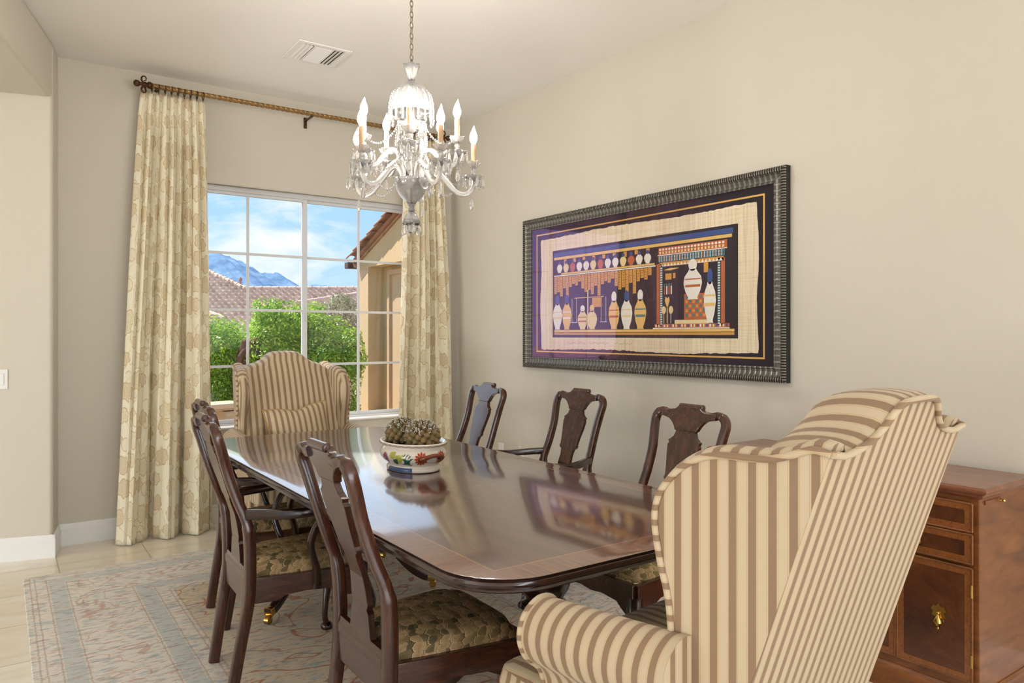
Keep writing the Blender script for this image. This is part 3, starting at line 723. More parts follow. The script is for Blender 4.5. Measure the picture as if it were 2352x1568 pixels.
    # cabriole front legs
    for s_ in (-1, 1):
        pts = spline([(.412, .212, .36), (.425, .222, .32), (.440, .236, .27), (.436, .232, .20), (.424, .224, .12), (.420, .222, .06), (.428, .228, .03)], 5)
        rad = [lerp_tab([(0.03, .0135), (.06, .0125), (.12, .0135), (.2, .019), (.27, .027), (.32, .031), (.36, .028)], p[2]) for p in pts]
        lg = MB(); lg.tube([(x, y*s_, z) for x, y, z in pts], rad, 12, up=(1, 0, 0))
        lg.lathe([(.012, .0), (.024, .003), (.028, .012), (.026, .022), (.015, .032)], 14, (.432, .230*s_, .0))
        lg.build('front_leg', DARKWOOD, t, smooth=50)
    return t
def add_arms(t):
    for s_ in (-1, 1):
        p = spline([(-.018, .196, .655), (.03, .215, .655), (.10, .246, .652), (.18, .266, .652), (.25, .266, .660), (.31, .256, .668), (.335, .250, .655), (.335, .248, .640)], 6)
        rad = [(lerp_tab([(0, .013), (.25, .018), (.7, .020), (.9, .021), (1, .012)], i/(len(p)-1)), lerp_tab([(0, .019), (.3, .017), (.8, .015), (1, .010)], i/(len(p)-1))) for i in range(len(p))]
        a = MB().tube([(x, y*s_, z) for x, y, z in p], rad, sect=RSQ).build('arm', DARKWOOD, t, smooth=40)
        q = spline([(.235, .213, .355), (.232, .225, .42), (.214, .236, .48), (.205, .245, .53), (.222, .256, .59), (.262, .262, .635), (.285, .262, .655)], 6)
        rr = [(lerp_tab([(0, .022), (.3, .016), (.7, .013), (1, .013)], i/(len(q)-1)), lerp_tab([(0, .016), (.4, .012), (1, .012)], i/(len(q)-1))) for i in range(len(q))]
        MB().tube([(x, y*s_, z) for x, y, z in q], rr, sect=RSQ, up=(1, 0, 0)).build('arm_support', DARKWOOD, a, smooth=40)
G = 'dining chairs around the table'
side = make_chair('mahogany splat-back side chair nearest the camera, left of the table, patterned seat fully in view')
side['group'] = G; side.location = (.865, 1.985, .0115); side.rotation_euler = (0, 0, math.radians(-.6))
dup(side, (2.345, 3.78, .0115), PI-math.radians(3), 'mahogany chair beside the right curtain, splat pale with window glare', G)
dup(side, (2.285, 2.11, .0115), PI, 'mahogany chair half hidden behind the near striped wing chair, right of the table', G)
arm = make_chair('mahogany armchair in the middle of the left side, its curved arm and patterned seat showing')
arm['group'] = G; add_arms(arm); arm.location = (.757, 2.92, .0115); arm.rotation_euler = (0, 0, math.radians(-1.6))
dup(arm, (.885, 3.55, .0115), math.radians(-1.6), 'mahogany armchair farthest on the left side, mostly hidden behind the next armchair', G)
dup(arm, (2.49, 3.07, .0115), PI, 'mahogany armchair in the middle of the right side, under the picture', G)
# ------------------------------------------------------------------ striped wing chairs
def vb(z): return -.027-.3226*(z-.727) if z > .48 else .0527+.10*(.48-z)
TOPP = [(0, 1.203), (.03, 1.203), (.065, 1.201), (.088, 1.194), (.105, 1.180), (.122, 1.163), (.145, 1.147), (.175, 1.134), (.21, 1.126), (.25, 1.122), (.295, 1.130)]
def ztop(u): return lerp_tab(TOPP, abs(u))
WING = [(-.157, 1.130), (-.143, 1.1335), (-.126, 1.134), (-.095, 1.122), (-.064, 1.113), (-.022, 1.109), (.021, 1.109), (.058, 1.102), (.093, 1.086), (.122, 1.061), (.146, 1.029), (.157, .997), (.158, .965), (.153, .93), (.144, .887), (.133, .847), (.126, .80), (.122, .74), (.122, .66), (.124, .60), (.130, .26), (.0747, .26), (.0527, .48), (-.027, .727), (-.08, .89)]
def by_normal(o, default, mats):
    me = o.data; me.materials.clear()
    for m_ in mats: me.materials.append(m_)
    for p in me.polygons: n = p.normal; p.material_index = 0 if abs(n.y) > .72 else 1 if abs(n.x) > .72 else default
def make_wing_chair(label):
    t = thing('wing_chair', label, 'armchair')
    # backrest with rolled camel top
    HU = .290; NP = 30
    def prof(u):
        zt = ztop(u); out = []
        for z in [.262, .37, .48]+[.48+(zt-.48)*i/8 for i in range(1, 9)]: out.append((vb(z), z))
        v0 = vb(zt); T = .150; n = 9
        for i in range(1, n+1):
            a = PI*i/n; k_ = max(0, min(1, (.29-abs(u))/.09)); out.append((v0+T/2*(1-math.cos(a)), zt+.018*k_*math.sin(a)-.030*(1-k_)*math.sin(a/2)+(-.035 if i == n else -.012*(i/n)**2)))
        vf, zf = out[-1]
        for i in range(1, 11):
            h = i/10; z = zf+(.42-zf)*h
            bul = .035*math.sin(PI*min(1, h*1.05))*(1-(abs(u)/HU)**3)
            out.append((vb(z)+T+bul, z))
        return out
    cols = [prof(-HU+2*HU*i/NP) for i in range(NP+1)]; K = len(cols[0])
    m = MB(); m.add([((-1+2*i/NP)*(.295+.12*(vb(z)+.167)-.0015), v, z) for i in range(NP+1) for v, z in cols[i]], [(i*K+j, i*K+j+1, (i+1)*K+j+1, (i+1)*K+j) for i in range(NP) for j in range(K-1)])
    m.f.append([i for i in range(K)]); m.m.append(0); m.f.append([NP*K+i for i in range(K)][::-1]); m.m.append(0)
    bk = m.build('backrest', STR_X, t, smooth=55)
    pth = [(u, vb(ztop(u))-.003, ztop(u)) for u in [-.295+.59*i/60 for i in range(61)]]
    MB().tube(pth, .0065, 8, up=(0, 1, 0)).build('piping', STR_PIPE, bk, smooth=60)
    # wings
    out = spline(WING[:18], 3)+WING[18:]
    
    def uo(v): return .295+.12*(v+.167)
    for s_ in (-1, 1):
        def ring(du, grow):
            r = []
            n = len(out)
            for i, (v, z) in enumerate(out):
                a = out[i-1]; b = out[(i+1) % n]; dx, dz = b[0]-a[0], b[1]-a[1]; l = math.hypot(dx, dz) or 1
                nv, nz = -dz/l*-1, dx/l*-1
                nv, nz = (-dz/l, dx/l)
                g = grow if i < n-7 else (-.007 if du > .005 else 0)
                if i == 0 and du > .005: g = .004; v += .012
                r.append((s_*(uo(v)-du), v+nv*g, z+nz*g))
            return r
        w = MB(); ring_loft(w, [ring(0, 0), ring(.012, .012), ring(.032, .016), ring(.052, .010), ring(.066, -.008)])
        if s_ > 0: w.f = [f[::-1] for f in w.f]
        wo = w.build('wing', STR_Y, t, smooth=40); by_normal(wo, 1, (STR_X, STR_Y))
        MB().tube([(s_*(uo(v)+.002), v, z) for v, z in out[:55]], .0065, 8).build('piping', STR_PIPE, wo, smooth=60)
        # rolled arm
        sec = spline([(.318, .26), (.325, .40), (.335, .56), (.352, .615), (.392, .655), (.408, .705), (.392, .752), (.352, .778), (.312, .770), (.288, .735), (.278, .68), (.272, .56), (.272, .40)], 4)
        rings = []
        for i in range(9):
            v = .085+.36*i/8; fl = .010*(i/8); dr = -.022*(i/8)
            rings.append([(s_*(u+fl), v, z+dr*max(0, (z-.5)/.28)) for u, z in sec])
        a = MB(); ring_loft(a, rings)
        if s_ < 0: a.f = [f[::-1] for f in a.f]
        ao = a.build('arm', STR_Y, t, smooth=50); by_normal(ao, 1, (STR_X, STR_Y))
        MB().tube([(x, .447, z) for x, v, z in rings[-1][6:-4]], .006, 8, up=(0, 1, 0)).build('piping', STR_PIPE, ao, smooth=60)
    # T-shaped seat cushion and front rail
    outl = [(-.265, .10), (-.265, .462), (-.345, .470), (-.352, .50), (-.345, .60), (-.32, .622), (.32, .622), (.345, .60), (.352, .50), (.345, .470), (.265, .462), (.265, .10)]
    rings = []
    for ins, z in ((.02, .425), (.004, .438), (0, .46), (0, .52), (.006, .545), (.022, .558), (.06, .566)):
        rings.append([(x-(ins if x > 0 else -ins), y-(ins if y > .5 else (-ins if y < .2 else 0)), z) for x, y in outl])
    c = MB(); ring_loft(c, rings); by_normal(c.build('seat_cushion', STR_X, t, smooth=50, bevel=(.006, 2)), 0, (STR_X, STR_Y))
    f = MB(); f.box((-.31, .12, .26), (.31, .585, .424)); by_normal(f.build('seat_base', STR_X, t, bevel=.015), 0, (STR_X, STR_Y))
    for s_ in (-1, 1):
        lg = MB(); pts = spline([(.285, .545, .29), (.295, .560, .22), (.290, .552, .13), (.283, .545, .06), (.290, .552, .02)], 5)
        lg.tube([(x*s_, y, z) for x, y, z in pts], [lerp_tab([(.02, .017), (.06, .016), (.13, .020), (.22, .032), (.29, .030)], p[2]) for p in pts], 12, up=(1, 0, 0))
        lg.lathe([(.016, 0), (.028, .004), (.031, .014), (.018, .03)], 14, (.290*s_, .552, 0)); lg.build('leg', DARKWOOD, t, smooth=50)
        MB().tube([(.25*s_, .15, .28), (.252*s_, .12, .14), (.255*s_, .08, 0)], [.024, .021, .018], sect=RSQ, up=(1, 0, 0)).build('leg', DARKWOOD, t, smooth=40)
    return t
AL = math.radians(6.1)
KS = 1.06
wc = make_wing_chair('cream and taupe striped wing chair nearest the camera, seen from behind beside the sideboard')
for p_ in list(wc.children)+[g for c_ in wc.children for g in c_.children]:
    for v_ in p_.data.vertices:
        z = v_.co.z; zb = 1.32-.92*KS-.013
        v_.co = (v_.co.x*KS, v_.co.y*KS, 1.32-(1.32-z)*KS-.013 if z > .4 else z*zb/.4)
    p_.data.update()
wc.location = (1.355*KS, .845*KS, .013); wc.rotation_euler = (0, 0, AL); wc['group'] = 'striped wing chairs'
dup(wc, (1.540, 4.72, .013), PI-math.radians(2), 'cream and taupe striped wing chair at the far table end in front of the window', 'striped wing chairs')

def make_pillow():
    def p(u, v):
        a = u*2-1; b_ = v*2-1
        e = (1-abs(a)**3.2)*(1-abs(b_)**3.2)
        return a, b_, max(0, e)**.5
    W, H, T = .185, .150, .062; n = 22; m = MB()
    for s_ in (1, -1):
        def fn(u, v):
            a, b_, e = p(u, v); pin = 1+.07*(a*a*b_*b_)-.03*(1-abs(a*b_))
            sag = -.020*math.exp(-((a)/.35)**2)*max(0, b_)**2
            return (a*W*pin, s_*e*T, b_*H*pin+sag)
        m.grid(n, n, fn)
        if s_ > 0: m.f = [f[::-1] for f in m.f]
    o = m.build('throw_pillow', m_stripe('pillow_stripe', 0, .034, .3), smooth=80)
    k = 64; pth = []
    for i in range(4*16):
        q = i/16; s_ = int(q); f = q-s_
        a, b_ = ((2*f-1, -1), (1, 2*f-1), (1-2*f, 1), (-1, 1-2*f))[s_]
        pin = 1+.07*(a*a*b_*b_)-.03*(1-abs(a*b_)); sag = -.020*math.exp(-((a)/.35)**2)*max(0, b_)**2
        pth.append((a*W*pin, 0, b_*H*pin+sag))
    MB().tube(pth, .005, 6, up=(0, 1, 0), closed=True).build('piping', plain('pillow_cord', col(176, 142, 88), .7), o, smooth=60)
    o.location = (1.525, 4.47, .725); o.rotation_euler = (math.radians(-14), math.radians(-6), math.radians(-2))
    tag(o, 'small striped throw pillow with tan cord propped on the far wing chair', 'pillow')
make_pillow()

# ------------------------------------------------------------------ sideboard
SBW = wood('sideboard_walnut', col(88, 46, 18), col(128, 74, 32), col(158, 98, 50), (2, 2, 9), 2.2, .32, .3)
SBP = wood('sideboard_panel', col(50, 24, 10), col(88, 45, 20), col(120, 68, 32), (3, 3, 3), 2.6, .3, .35)
SBB = wood('crossband', col(100, 54, 22), col(138, 80, 36), col(160, 98, 48), (40, 40, 40), 2.0, .32, .3)
SBT = wood('sideboard_top', col(96, 50, 30), col(134, 80, 52), col(160, 104, 72), (14, 2, 1), 2.4, .3, .4)
def make_sideboard():
    X0, X1, Y0, Y1 = 2.735, 3.108, 1.125, 2.235
    t = thing('sideboard', 'walnut sideboard with banded drawers and doors against the right wall', 'sideboard', (X0, (Y0+Y1)/2, 0))
    ym = (Y0+Y1)/2; d = X1-X0; h = (Y1-Y0)/2
    def B(a, b_): return (a[0]-X0, a[1]-ym, a[2]), (b_[0]-X0, b_[1]-ym, b_[2])
    c = MB(); c.box(*B((X0, Y0, .085), (X1, Y1, .772))); c.build('carcass', SBW, t, bevel=.003)
    tp = MB(); rings = []
    for e, z in ((.008, .760), (.016, .768), (.016, .774), (.028, .780), (.034, .787), (.034, .794), (.026, .801)):
        rings.append([(-e, -h-e, z), (d+.008, -h-e, z), (d+.008, h+e, z), (-e, h+e, z)])
    ring_loft(tp, rings); tp.build('top', SBT, t)
    pl = MB(); rings = []
    for e, z in ((.022, 0), (.022, .065), (.014, .078), (.012, .088), (.003, .096)): rings.append([(-e, -h-e, z), (d+.002, -h-e, z), (d+.002, h+e, z), (-e, h+e, z)])
    ring_loft(pl, rings); pl.build('plinth', SBW, t)
    def front(name, y0, y1, z0, z1, parent):
        y0 -= ym; y1 -= ym
        m = MB(); m.box((-.012, y0, z0), (-.001, y1, z1)); o = m.build(name, SBP, parent, bevel=.003)
        b_ = MB(); w = .024; x0, x1 = -.0135, -.0122
        for a in ((y0+.004, z0+.004, y1-.004, z0+w), (y0+.004, z1-w, y1-.004, z1-.004), (y0+.004, z0+w, y0+w, z1-w), (y1-w, z0+w, y1-.004, z1-w)): b_.box((x0, a[0], a[1]), (x1, a[2], a[3]))
        b_.build('crossband', SBB, o)
        e = MB()
        for p, q in (((y0, z0), (y1, z0)), ((y1, z0), (y1, z1)), ((y1, z1), (y0, z1)), ((y0, z1), (y0, z0))): e.tube([(-.013, p[0], p[1]), (-.013, q[0], q[1])], .0042, 8, up=(1, 0, 0))
        e.build('bead', SBW, o, smooth=60)
        return o
    def knob(o, y, z, drop):
        y -= ym
        m = MB()
        if drop:
            pl = [(.0, .034), (.007, .024), (.018, .024), (.026, .010), (.018, .002), (.024, -.012), (.010, -.016), (.0, -.024)]
            out = pl+[(-a, b_) for a, b_ in pl[1:-1]][::-1]
            m.prism(out, lambda p, hh: (-hh, y+p[0], z+.012+p[1]), .0137, .0162)
            m.ball((-.020, y, z+.012), .006); m.lathe([(.003, .0), (.007, -.008), (.014, -.020), (.0155, -.028), (.009, -.038), (.003, -.044), (.0045, -.050), (.001, -.055)], 16, (-.022, y, z+.008))
            nm = 'handle'
        else:
            m.lathe([(.0, .0135), (.012, .0135), (.012, .016), (.005, .019), (.005, .026), (.012, .030), (.0135, .036), (.009, .042), (0, .043)], 18); m.v = [(-zz, y+xx, z+yy) for xx, yy, zz in m.v]; nm = 'knob'
        m.build(nm, BRASS, o, smooth=40)
    y = Y0+.018
    for k in range(2):
        ya = y+k*.545; yb = ya+.52
        for z0, z1 in ((.644, .741), (.534, .634)):
            o = front('drawer', ya, yb, z0, z1, t); knob(o, ya+.18, (z0+z1)/2-.008, False); knob(o, yb-.18, (z0+z1)/2-.008, False)
        for j in range(2):
            a = ya+j*.262; b_ = a+.255
            o = front('door', a, b_, .128, .518, t); knob(o, a+(.108 if j == 0 else .147), .325, True)
            for z in (.20, .44): hg = MB(); hy = (a if j == 0 else b_)-ym; hg.lathe([(.0045, 0), (.0045, .045)], 8, (-.0165, hy, z-.02)); hg.build('hinge', BRASS, o, smooth=40)
    s = MB(); s.box((.035, -h-.0045, .735), (.16, -h-.0005, .748)); so = s.build('pull_out_slide', SBW, t)
    k = MB(); k.lathe([(.006, 0), (.004, .008), (.008, .014), (.003, .018)], 10); k.v = [(.15+a, -h-.004-c_, .738+b_) for a, b_, c_ in k.v]; k.build('knob', BRASS, so, smooth=40)
make_sideboard()
# ------------------------------------------------------------------ framed picture
def m_frame():
    n = NT('ribbed_pewter_frame'); uv = n.xyz(n.co('UV'))
    a = n.M('SINE', n.M('MULTIPLY', uv[0], 2*PI/0.0135)); b_ = n.M('SINE', n.M('MULTIPLY', uv[0], 2*PI/0.031))
    outer = n.M('LESS_THAN', uv[1], 0.38)
    w = n.M('ADD', n.M('MULTIPLY', outer, a), n.M('MULTIPLY', n.M('SUBTRACT', 1.0, outer), n.M('MULTIPLY', n.M('MAXIMUM', b_, 0.2), 0.8)))
    t = n.step(w, -0.4, 0.9)
    f = n.noise(n.co(), 60, 4)
    c = n.mix(t, col(22, 21, 19), col(142, 142, 136)); c = n.mix(n.M('MULTIPLY', f, 0.3), c, col(96, 74, 44))
    n.bump(w, 0.6, 0.003)
    return n.base(c, 0.32, 0.55)
FRAME = m_frame()
def m_papyrus():
    n = NT('papyrus'); o = n.co()
    v = n.noise(n.map(o, (1, 90, 1.5)), 1.2, 6, 0.7); h = n.noise(n.map(o, (1, 2, 110)), 1.2, 5, 0.7)
    c = n.ramp(n.M('ADD', n.M('MULTIPLY', v, 0.62), n.M('MULTIPLY', h, 0.38)), [(0.34, col(196, 168, 124)), (0.5, col(228, 212, 180)), (0.66, col(240, 230, 208))])
    return n.base(c, 0.85, spec=0.2)
def make_picture():
    PY, PZ = 3.195, 1.611
    t = thing('framed_picture', 'large wide framed papyrus picture with dark ribbed frame on the right wall', 'picture', (XR, PY, PZ))
    hy, hz = 1.076, .525
    prof = [(0, -.001), (0, -.036), (.005, -.043), (.014, -.046), (.024, -.043), (.029, -.036), (.036, -.030), (.052, -.024), (.064, -.025), (.069, -.029), (.075, -.027), (.077, -.020), (.077, -.010)]
    m = MB(); K = len(prof)
    cor = [(-1, -1), (1, -1), (1, 1), (-1, 1)]
    for i in range(4):
        a, b_ = cor[i], cor[(i+1) % 4]; vs = []; us = []
        for c_ in (a, b_):
            for j, (ins, x) in enumerate(prof):
                y, z = c_[0]*(hy-ins), c_[1]*(hz-ins); vs.append((x, y, z)); us.append((y if i % 2 == 0 else z, j/(K-1)))
        m.add(vs, [(j, j+1, K+j+1, K+j) for j in range(K-1)], 0, us)
        m.m[-(K-1)] = 1
    m.build('frame', [FRAME, BLACK], t)
    MB().box((-.012, -1.0, -.449), (-.008, 1.0, .449)).build('mat_board', plain('black_mat', col(20, 16, 26), .8), t)
    g = MB(); gy0, gy1, gz0, gz1 = -.94, .945, -.414, .411; w = .009
    for a in ((gy0, gz0, gy1, gz0+w), (gy0, gz1-w, gy1, gz1), (gy0, gz0+w, gy0+w, gz1-w), (gy1-w, gz0+w, gy1, gz1-w)): g.box((-.0135, a[0], a[1]), (-.0118, a[2], a[3]))
    g.build('gold_fillet', plain('gold_line', col(222, 178, 92), .35, .3), t)
    rnd = random.Random(11); out = []
    y0, y1, z0, z1 = -.900, .893, -.391, .374
    def edge(p, q, n_, amp):
        for i in range(n_):
            f = i/n_; x = p[0]+(q[0]-p[0])*f; z = p[1]+(q[1]-p[1])*f
            r = (rnd.random()-.5)*amp+.006*math.sin(f*9+p[0]*5)
            out.append((x+(r if p[0] == q[0] else 0), z+(r if p[1] == q[1] else 0)))
    edge((y0, z0), (y1, z0), 90, .006); edge((y1, z0), (y1, z1), 30, .003); edge((y1, z1), (y0, z1), 90, .006); edge((y0, z1), (y0, z0), 30, .003)
    pa = MB(); pa.prism(out, lambda p, h: (h, p[0], p[1]), -.0145, -.0122)
    sheet = pa.build('papyrus_sheet', m_papyrus(), t)
    # generic painted panel: bands, columns, jars and plants
    cols_ = dict(k=col(20, 18, 20), gold=col(206, 150, 58), lgold=col(226, 186, 104), blue=col(44, 78, 136), white=col(230, 226, 214), terra=col(184, 96, 44), teal=col(60, 120, 124), cream=col(226, 206, 150), brown=col(120, 78, 36))
    keys = list(cols_); mats = [plain('paint_'+k_, cols_[k_], .7, vary=.12, vs=60) for k_ in keys]
    m = MB(); L = [-.0148]
    def P(p, q): return (L[0], .759-p*1.54, -.311+q*.592)
    def poly(pts, c_): m.add([P(*p) for p in pts], [tuple(range(len(pts)))], keys.index(c_))
    def rect(p0, q0, p1, q1, c_): poly([(p0, q0), (p1, q0), (p1, q1), (p0, q1)][::-1], c_)
    def lay(i): L[0] = -.0148-.0003*i
    def jar(p, q0, h, w, body, lid, acc=None):
        k = .385
        pr = [(.30, 0), (.24, .04), (.42, .20), (.52, .40), (.46, .56), (.26, .68), (.20, .74)]
        for s0, s1 in zip(pr, pr[1:]): poly([(p-s0[0]*w, q0+s0[1]*h), (p-s1[0]*w, q0+s1[1]*h), (p+s1[0]*w, q0+s1[1]*h), (p+s0[0]*w, q0+s0[1]*h)], body)
        n_ = 12; poly([(p+.24*w*math.cos(a), q0+h*(.84+.15*math.sin(a))) for a in [-2*PI*i/n_ for i in range(n_)]], lid)
        if acc: lay(5); rect(p-.42*w, q0+.30*h, p+.42*w, q0+.36*h, acc); rect(p-.44*w, q0+.48*h, p+.44*w, q0+.51*h, acc); lay(4)
    lay(0); rect(0, 0, 1, 1, 'k')
    lay(1); rect(.01, .925, .98, .972, 'blue'); rect(.01, .890, .975, .920, 'lgold'); rect(.012, .030, .985, .055, 'gold'); rect(.012, .060, .985, .085, 'lgold')
    rect(.01, .700, .625, .712, 'white'); rect(.06, .716, .62, .735, 'lgold')
    for i in range(30):
        p = .012+i*.0205; dq = (.50, .56, .60, .54, .47, .57, .62, .52, .45, .58)[(i*7) % 10]
        if p+.018 > .62: break
        rect(p, dq, p+.018, .695, 'gold')
        lay(2)
        for j in range(7):
            q = dq+.02+j*.026
            if q < .68: rect(p+.003+(j % 2)*.004, q, p+.010+(j % 3)*.002, q+.006, 'brown')
        lay(1)
    for i in range(9): rect(.08+i*.062, .83+(i % 3)*.012, .098+i*.062, .885, 'gold')
    lay(4)
    for i in range(13): jar(.05+i*.0445, .738, .135, .036, ('white', 'cream', 'terra', 'white')[i % 4], 'blue')
    for p, b_, l_, a_ in ((.035, 'white', 'blue', 'cream'), (.100, 'lgold', 'blue', 'white'), (.205, 'cream', 'white', 'terra'), (.265, 'cream', 'lgold', None), (.398, 'lgold', 'white', 'terra'), (.470, 'white', 'blue', 'cream'), (.545, 'lgold', 'white', 'teal')):
        jar(p, .09, .40 if p not in (.205, .265) else .27, .062, b_, l_, a_)
    lay(1); rect(.235, .09, .241, .52, 'white'); rect(.15, .435, .335, .443, 'lgold')
    for p in (.15, .335): rect(p-.016, .17, p-.014, .435, 'white'); rect(p+.014, .17, p+.016, .435, 'white'); rect(p-.02, .165, p+.02, .172, 'white')
    rect(.265, .33, .325, .43, 'gold')
    # pavilion on the right
    rect(.640, .805, .955, .875, 'terra'); rect(.635, .797, .955, .805, 'white'); rect(.640, .735, .945, .795, 'teal'); rect(.645, .690, .94, .730, 'gold')
    rect(.630, .12, .646, .72, 'terra'); rect(.648, .12, .660, .72, 'teal'); rect(.915, .12, .927, .72, 'teal'); rect(.930, .12, .946, .72, 'terra')
    rect(.62, .10, .965, .135, 'terra'); rect(.61, .088, .965, .098, 'white')
    lay(2)
    for i in range(20):
        p = .648+i*.0153; poly([(p+.0055*math.cos(a), .855+.011*math.sin(a)) for a in [-2*PI*k/10 for k in range(10)]], 'white'); rect(p-.004, .812, p+.004, .836, 'cream')
    for i in range(48): rect(.642+i*.0063, .738, .6445+i*.0063, .792, ('white', 'terra', 'white', 'blue')[i % 4])
    rect(.642, .763, .943, .767, 'k')
    for i in range(18): p = .650+i*.016; poly([(p, .693), (p+.007, .722), (p+.014, .693)][::1], 'white')
    for q in range(26):
        z = .13+q*.0225
        for p in (.648, .915): rect(p+.001, z, p+.011, z+.010, 'white')
    for i in range(24): rect(.624+i*.0142, .105, .631+i*.0142, .130, ('white', 'cream', 'blue')[i % 3])
    # seat block, large white jar, flowers, slim jar
    rect(.765, .175, .872, .415, 'terra'); rect(.72, .135, .875, .172, 'cream')
    lay(3)
    for i in range(6):
        for j in range(5): rect(.772+i*.016, .20+j*.042, .782+i*.016, .228+j*.042, ('teal', 'gold')[(i+j) % 2])
    lay(4); jar(.805, .36, .38, .082, 'white', 'white', 'terra'); jar(.882, .14, .50, .050, 'white', 'blue', 'lgold')
    poly([(.672, .36), (.684, .28), (.696, .36), (.692, .40), (.684, .38), (.676, .40)], 'lgold'); rect(.682, .14, .686, .30, 'cream')
    for p in (.667, .702): poly([(p+.011*math.cos(a), .27+.038*math.sin(a)) for a in [-2*PI*k/12 for k in range(12)]], 'cream'); rect(p-.0015, .14, p+.0015, .24, 'cream')
    for i in range(4): rect(.668+i*.011, .42, .674+i*.011, .50, ('terra', 'white')[i % 2]); rect(.668+i*.011, .50, .674+i*.011, .525, 'teal')
    rect(.675, .56, .705, .62, 'gold'); rect(.712, .57, .724, .62, 'gold'); rect(.855, .60, .875, .69, 'gold'); poly([(.665, .655), (.70, .672), (.745, .665), (.70, .648)], 'lgold')
    m.build('painted_panel', mats, sheet)
    ink = MB(); L[0] = -.0149; pth = []
    for i in range(150):
        f = i/149; pth.append((-.0149, .60-f*.62, -.347+.004*math.sin(i*1.7)+.006*math.sin(i*.61)*math.sin(i*.23)))
    for a in range(0, 148):
        if (a//11) % 5 != 4: ink.tube(pth[a:a+2], .0008, 4, up=(1, 0, 0))
    ink.build('handwriting', plain('faded_ink', col(168, 146, 108), .9), sheet)
    MB().box((-.0195, -1.0, -.449), (-.0185, 1.0, .449)).build('glass', PICGLASS, t)
make_picture()

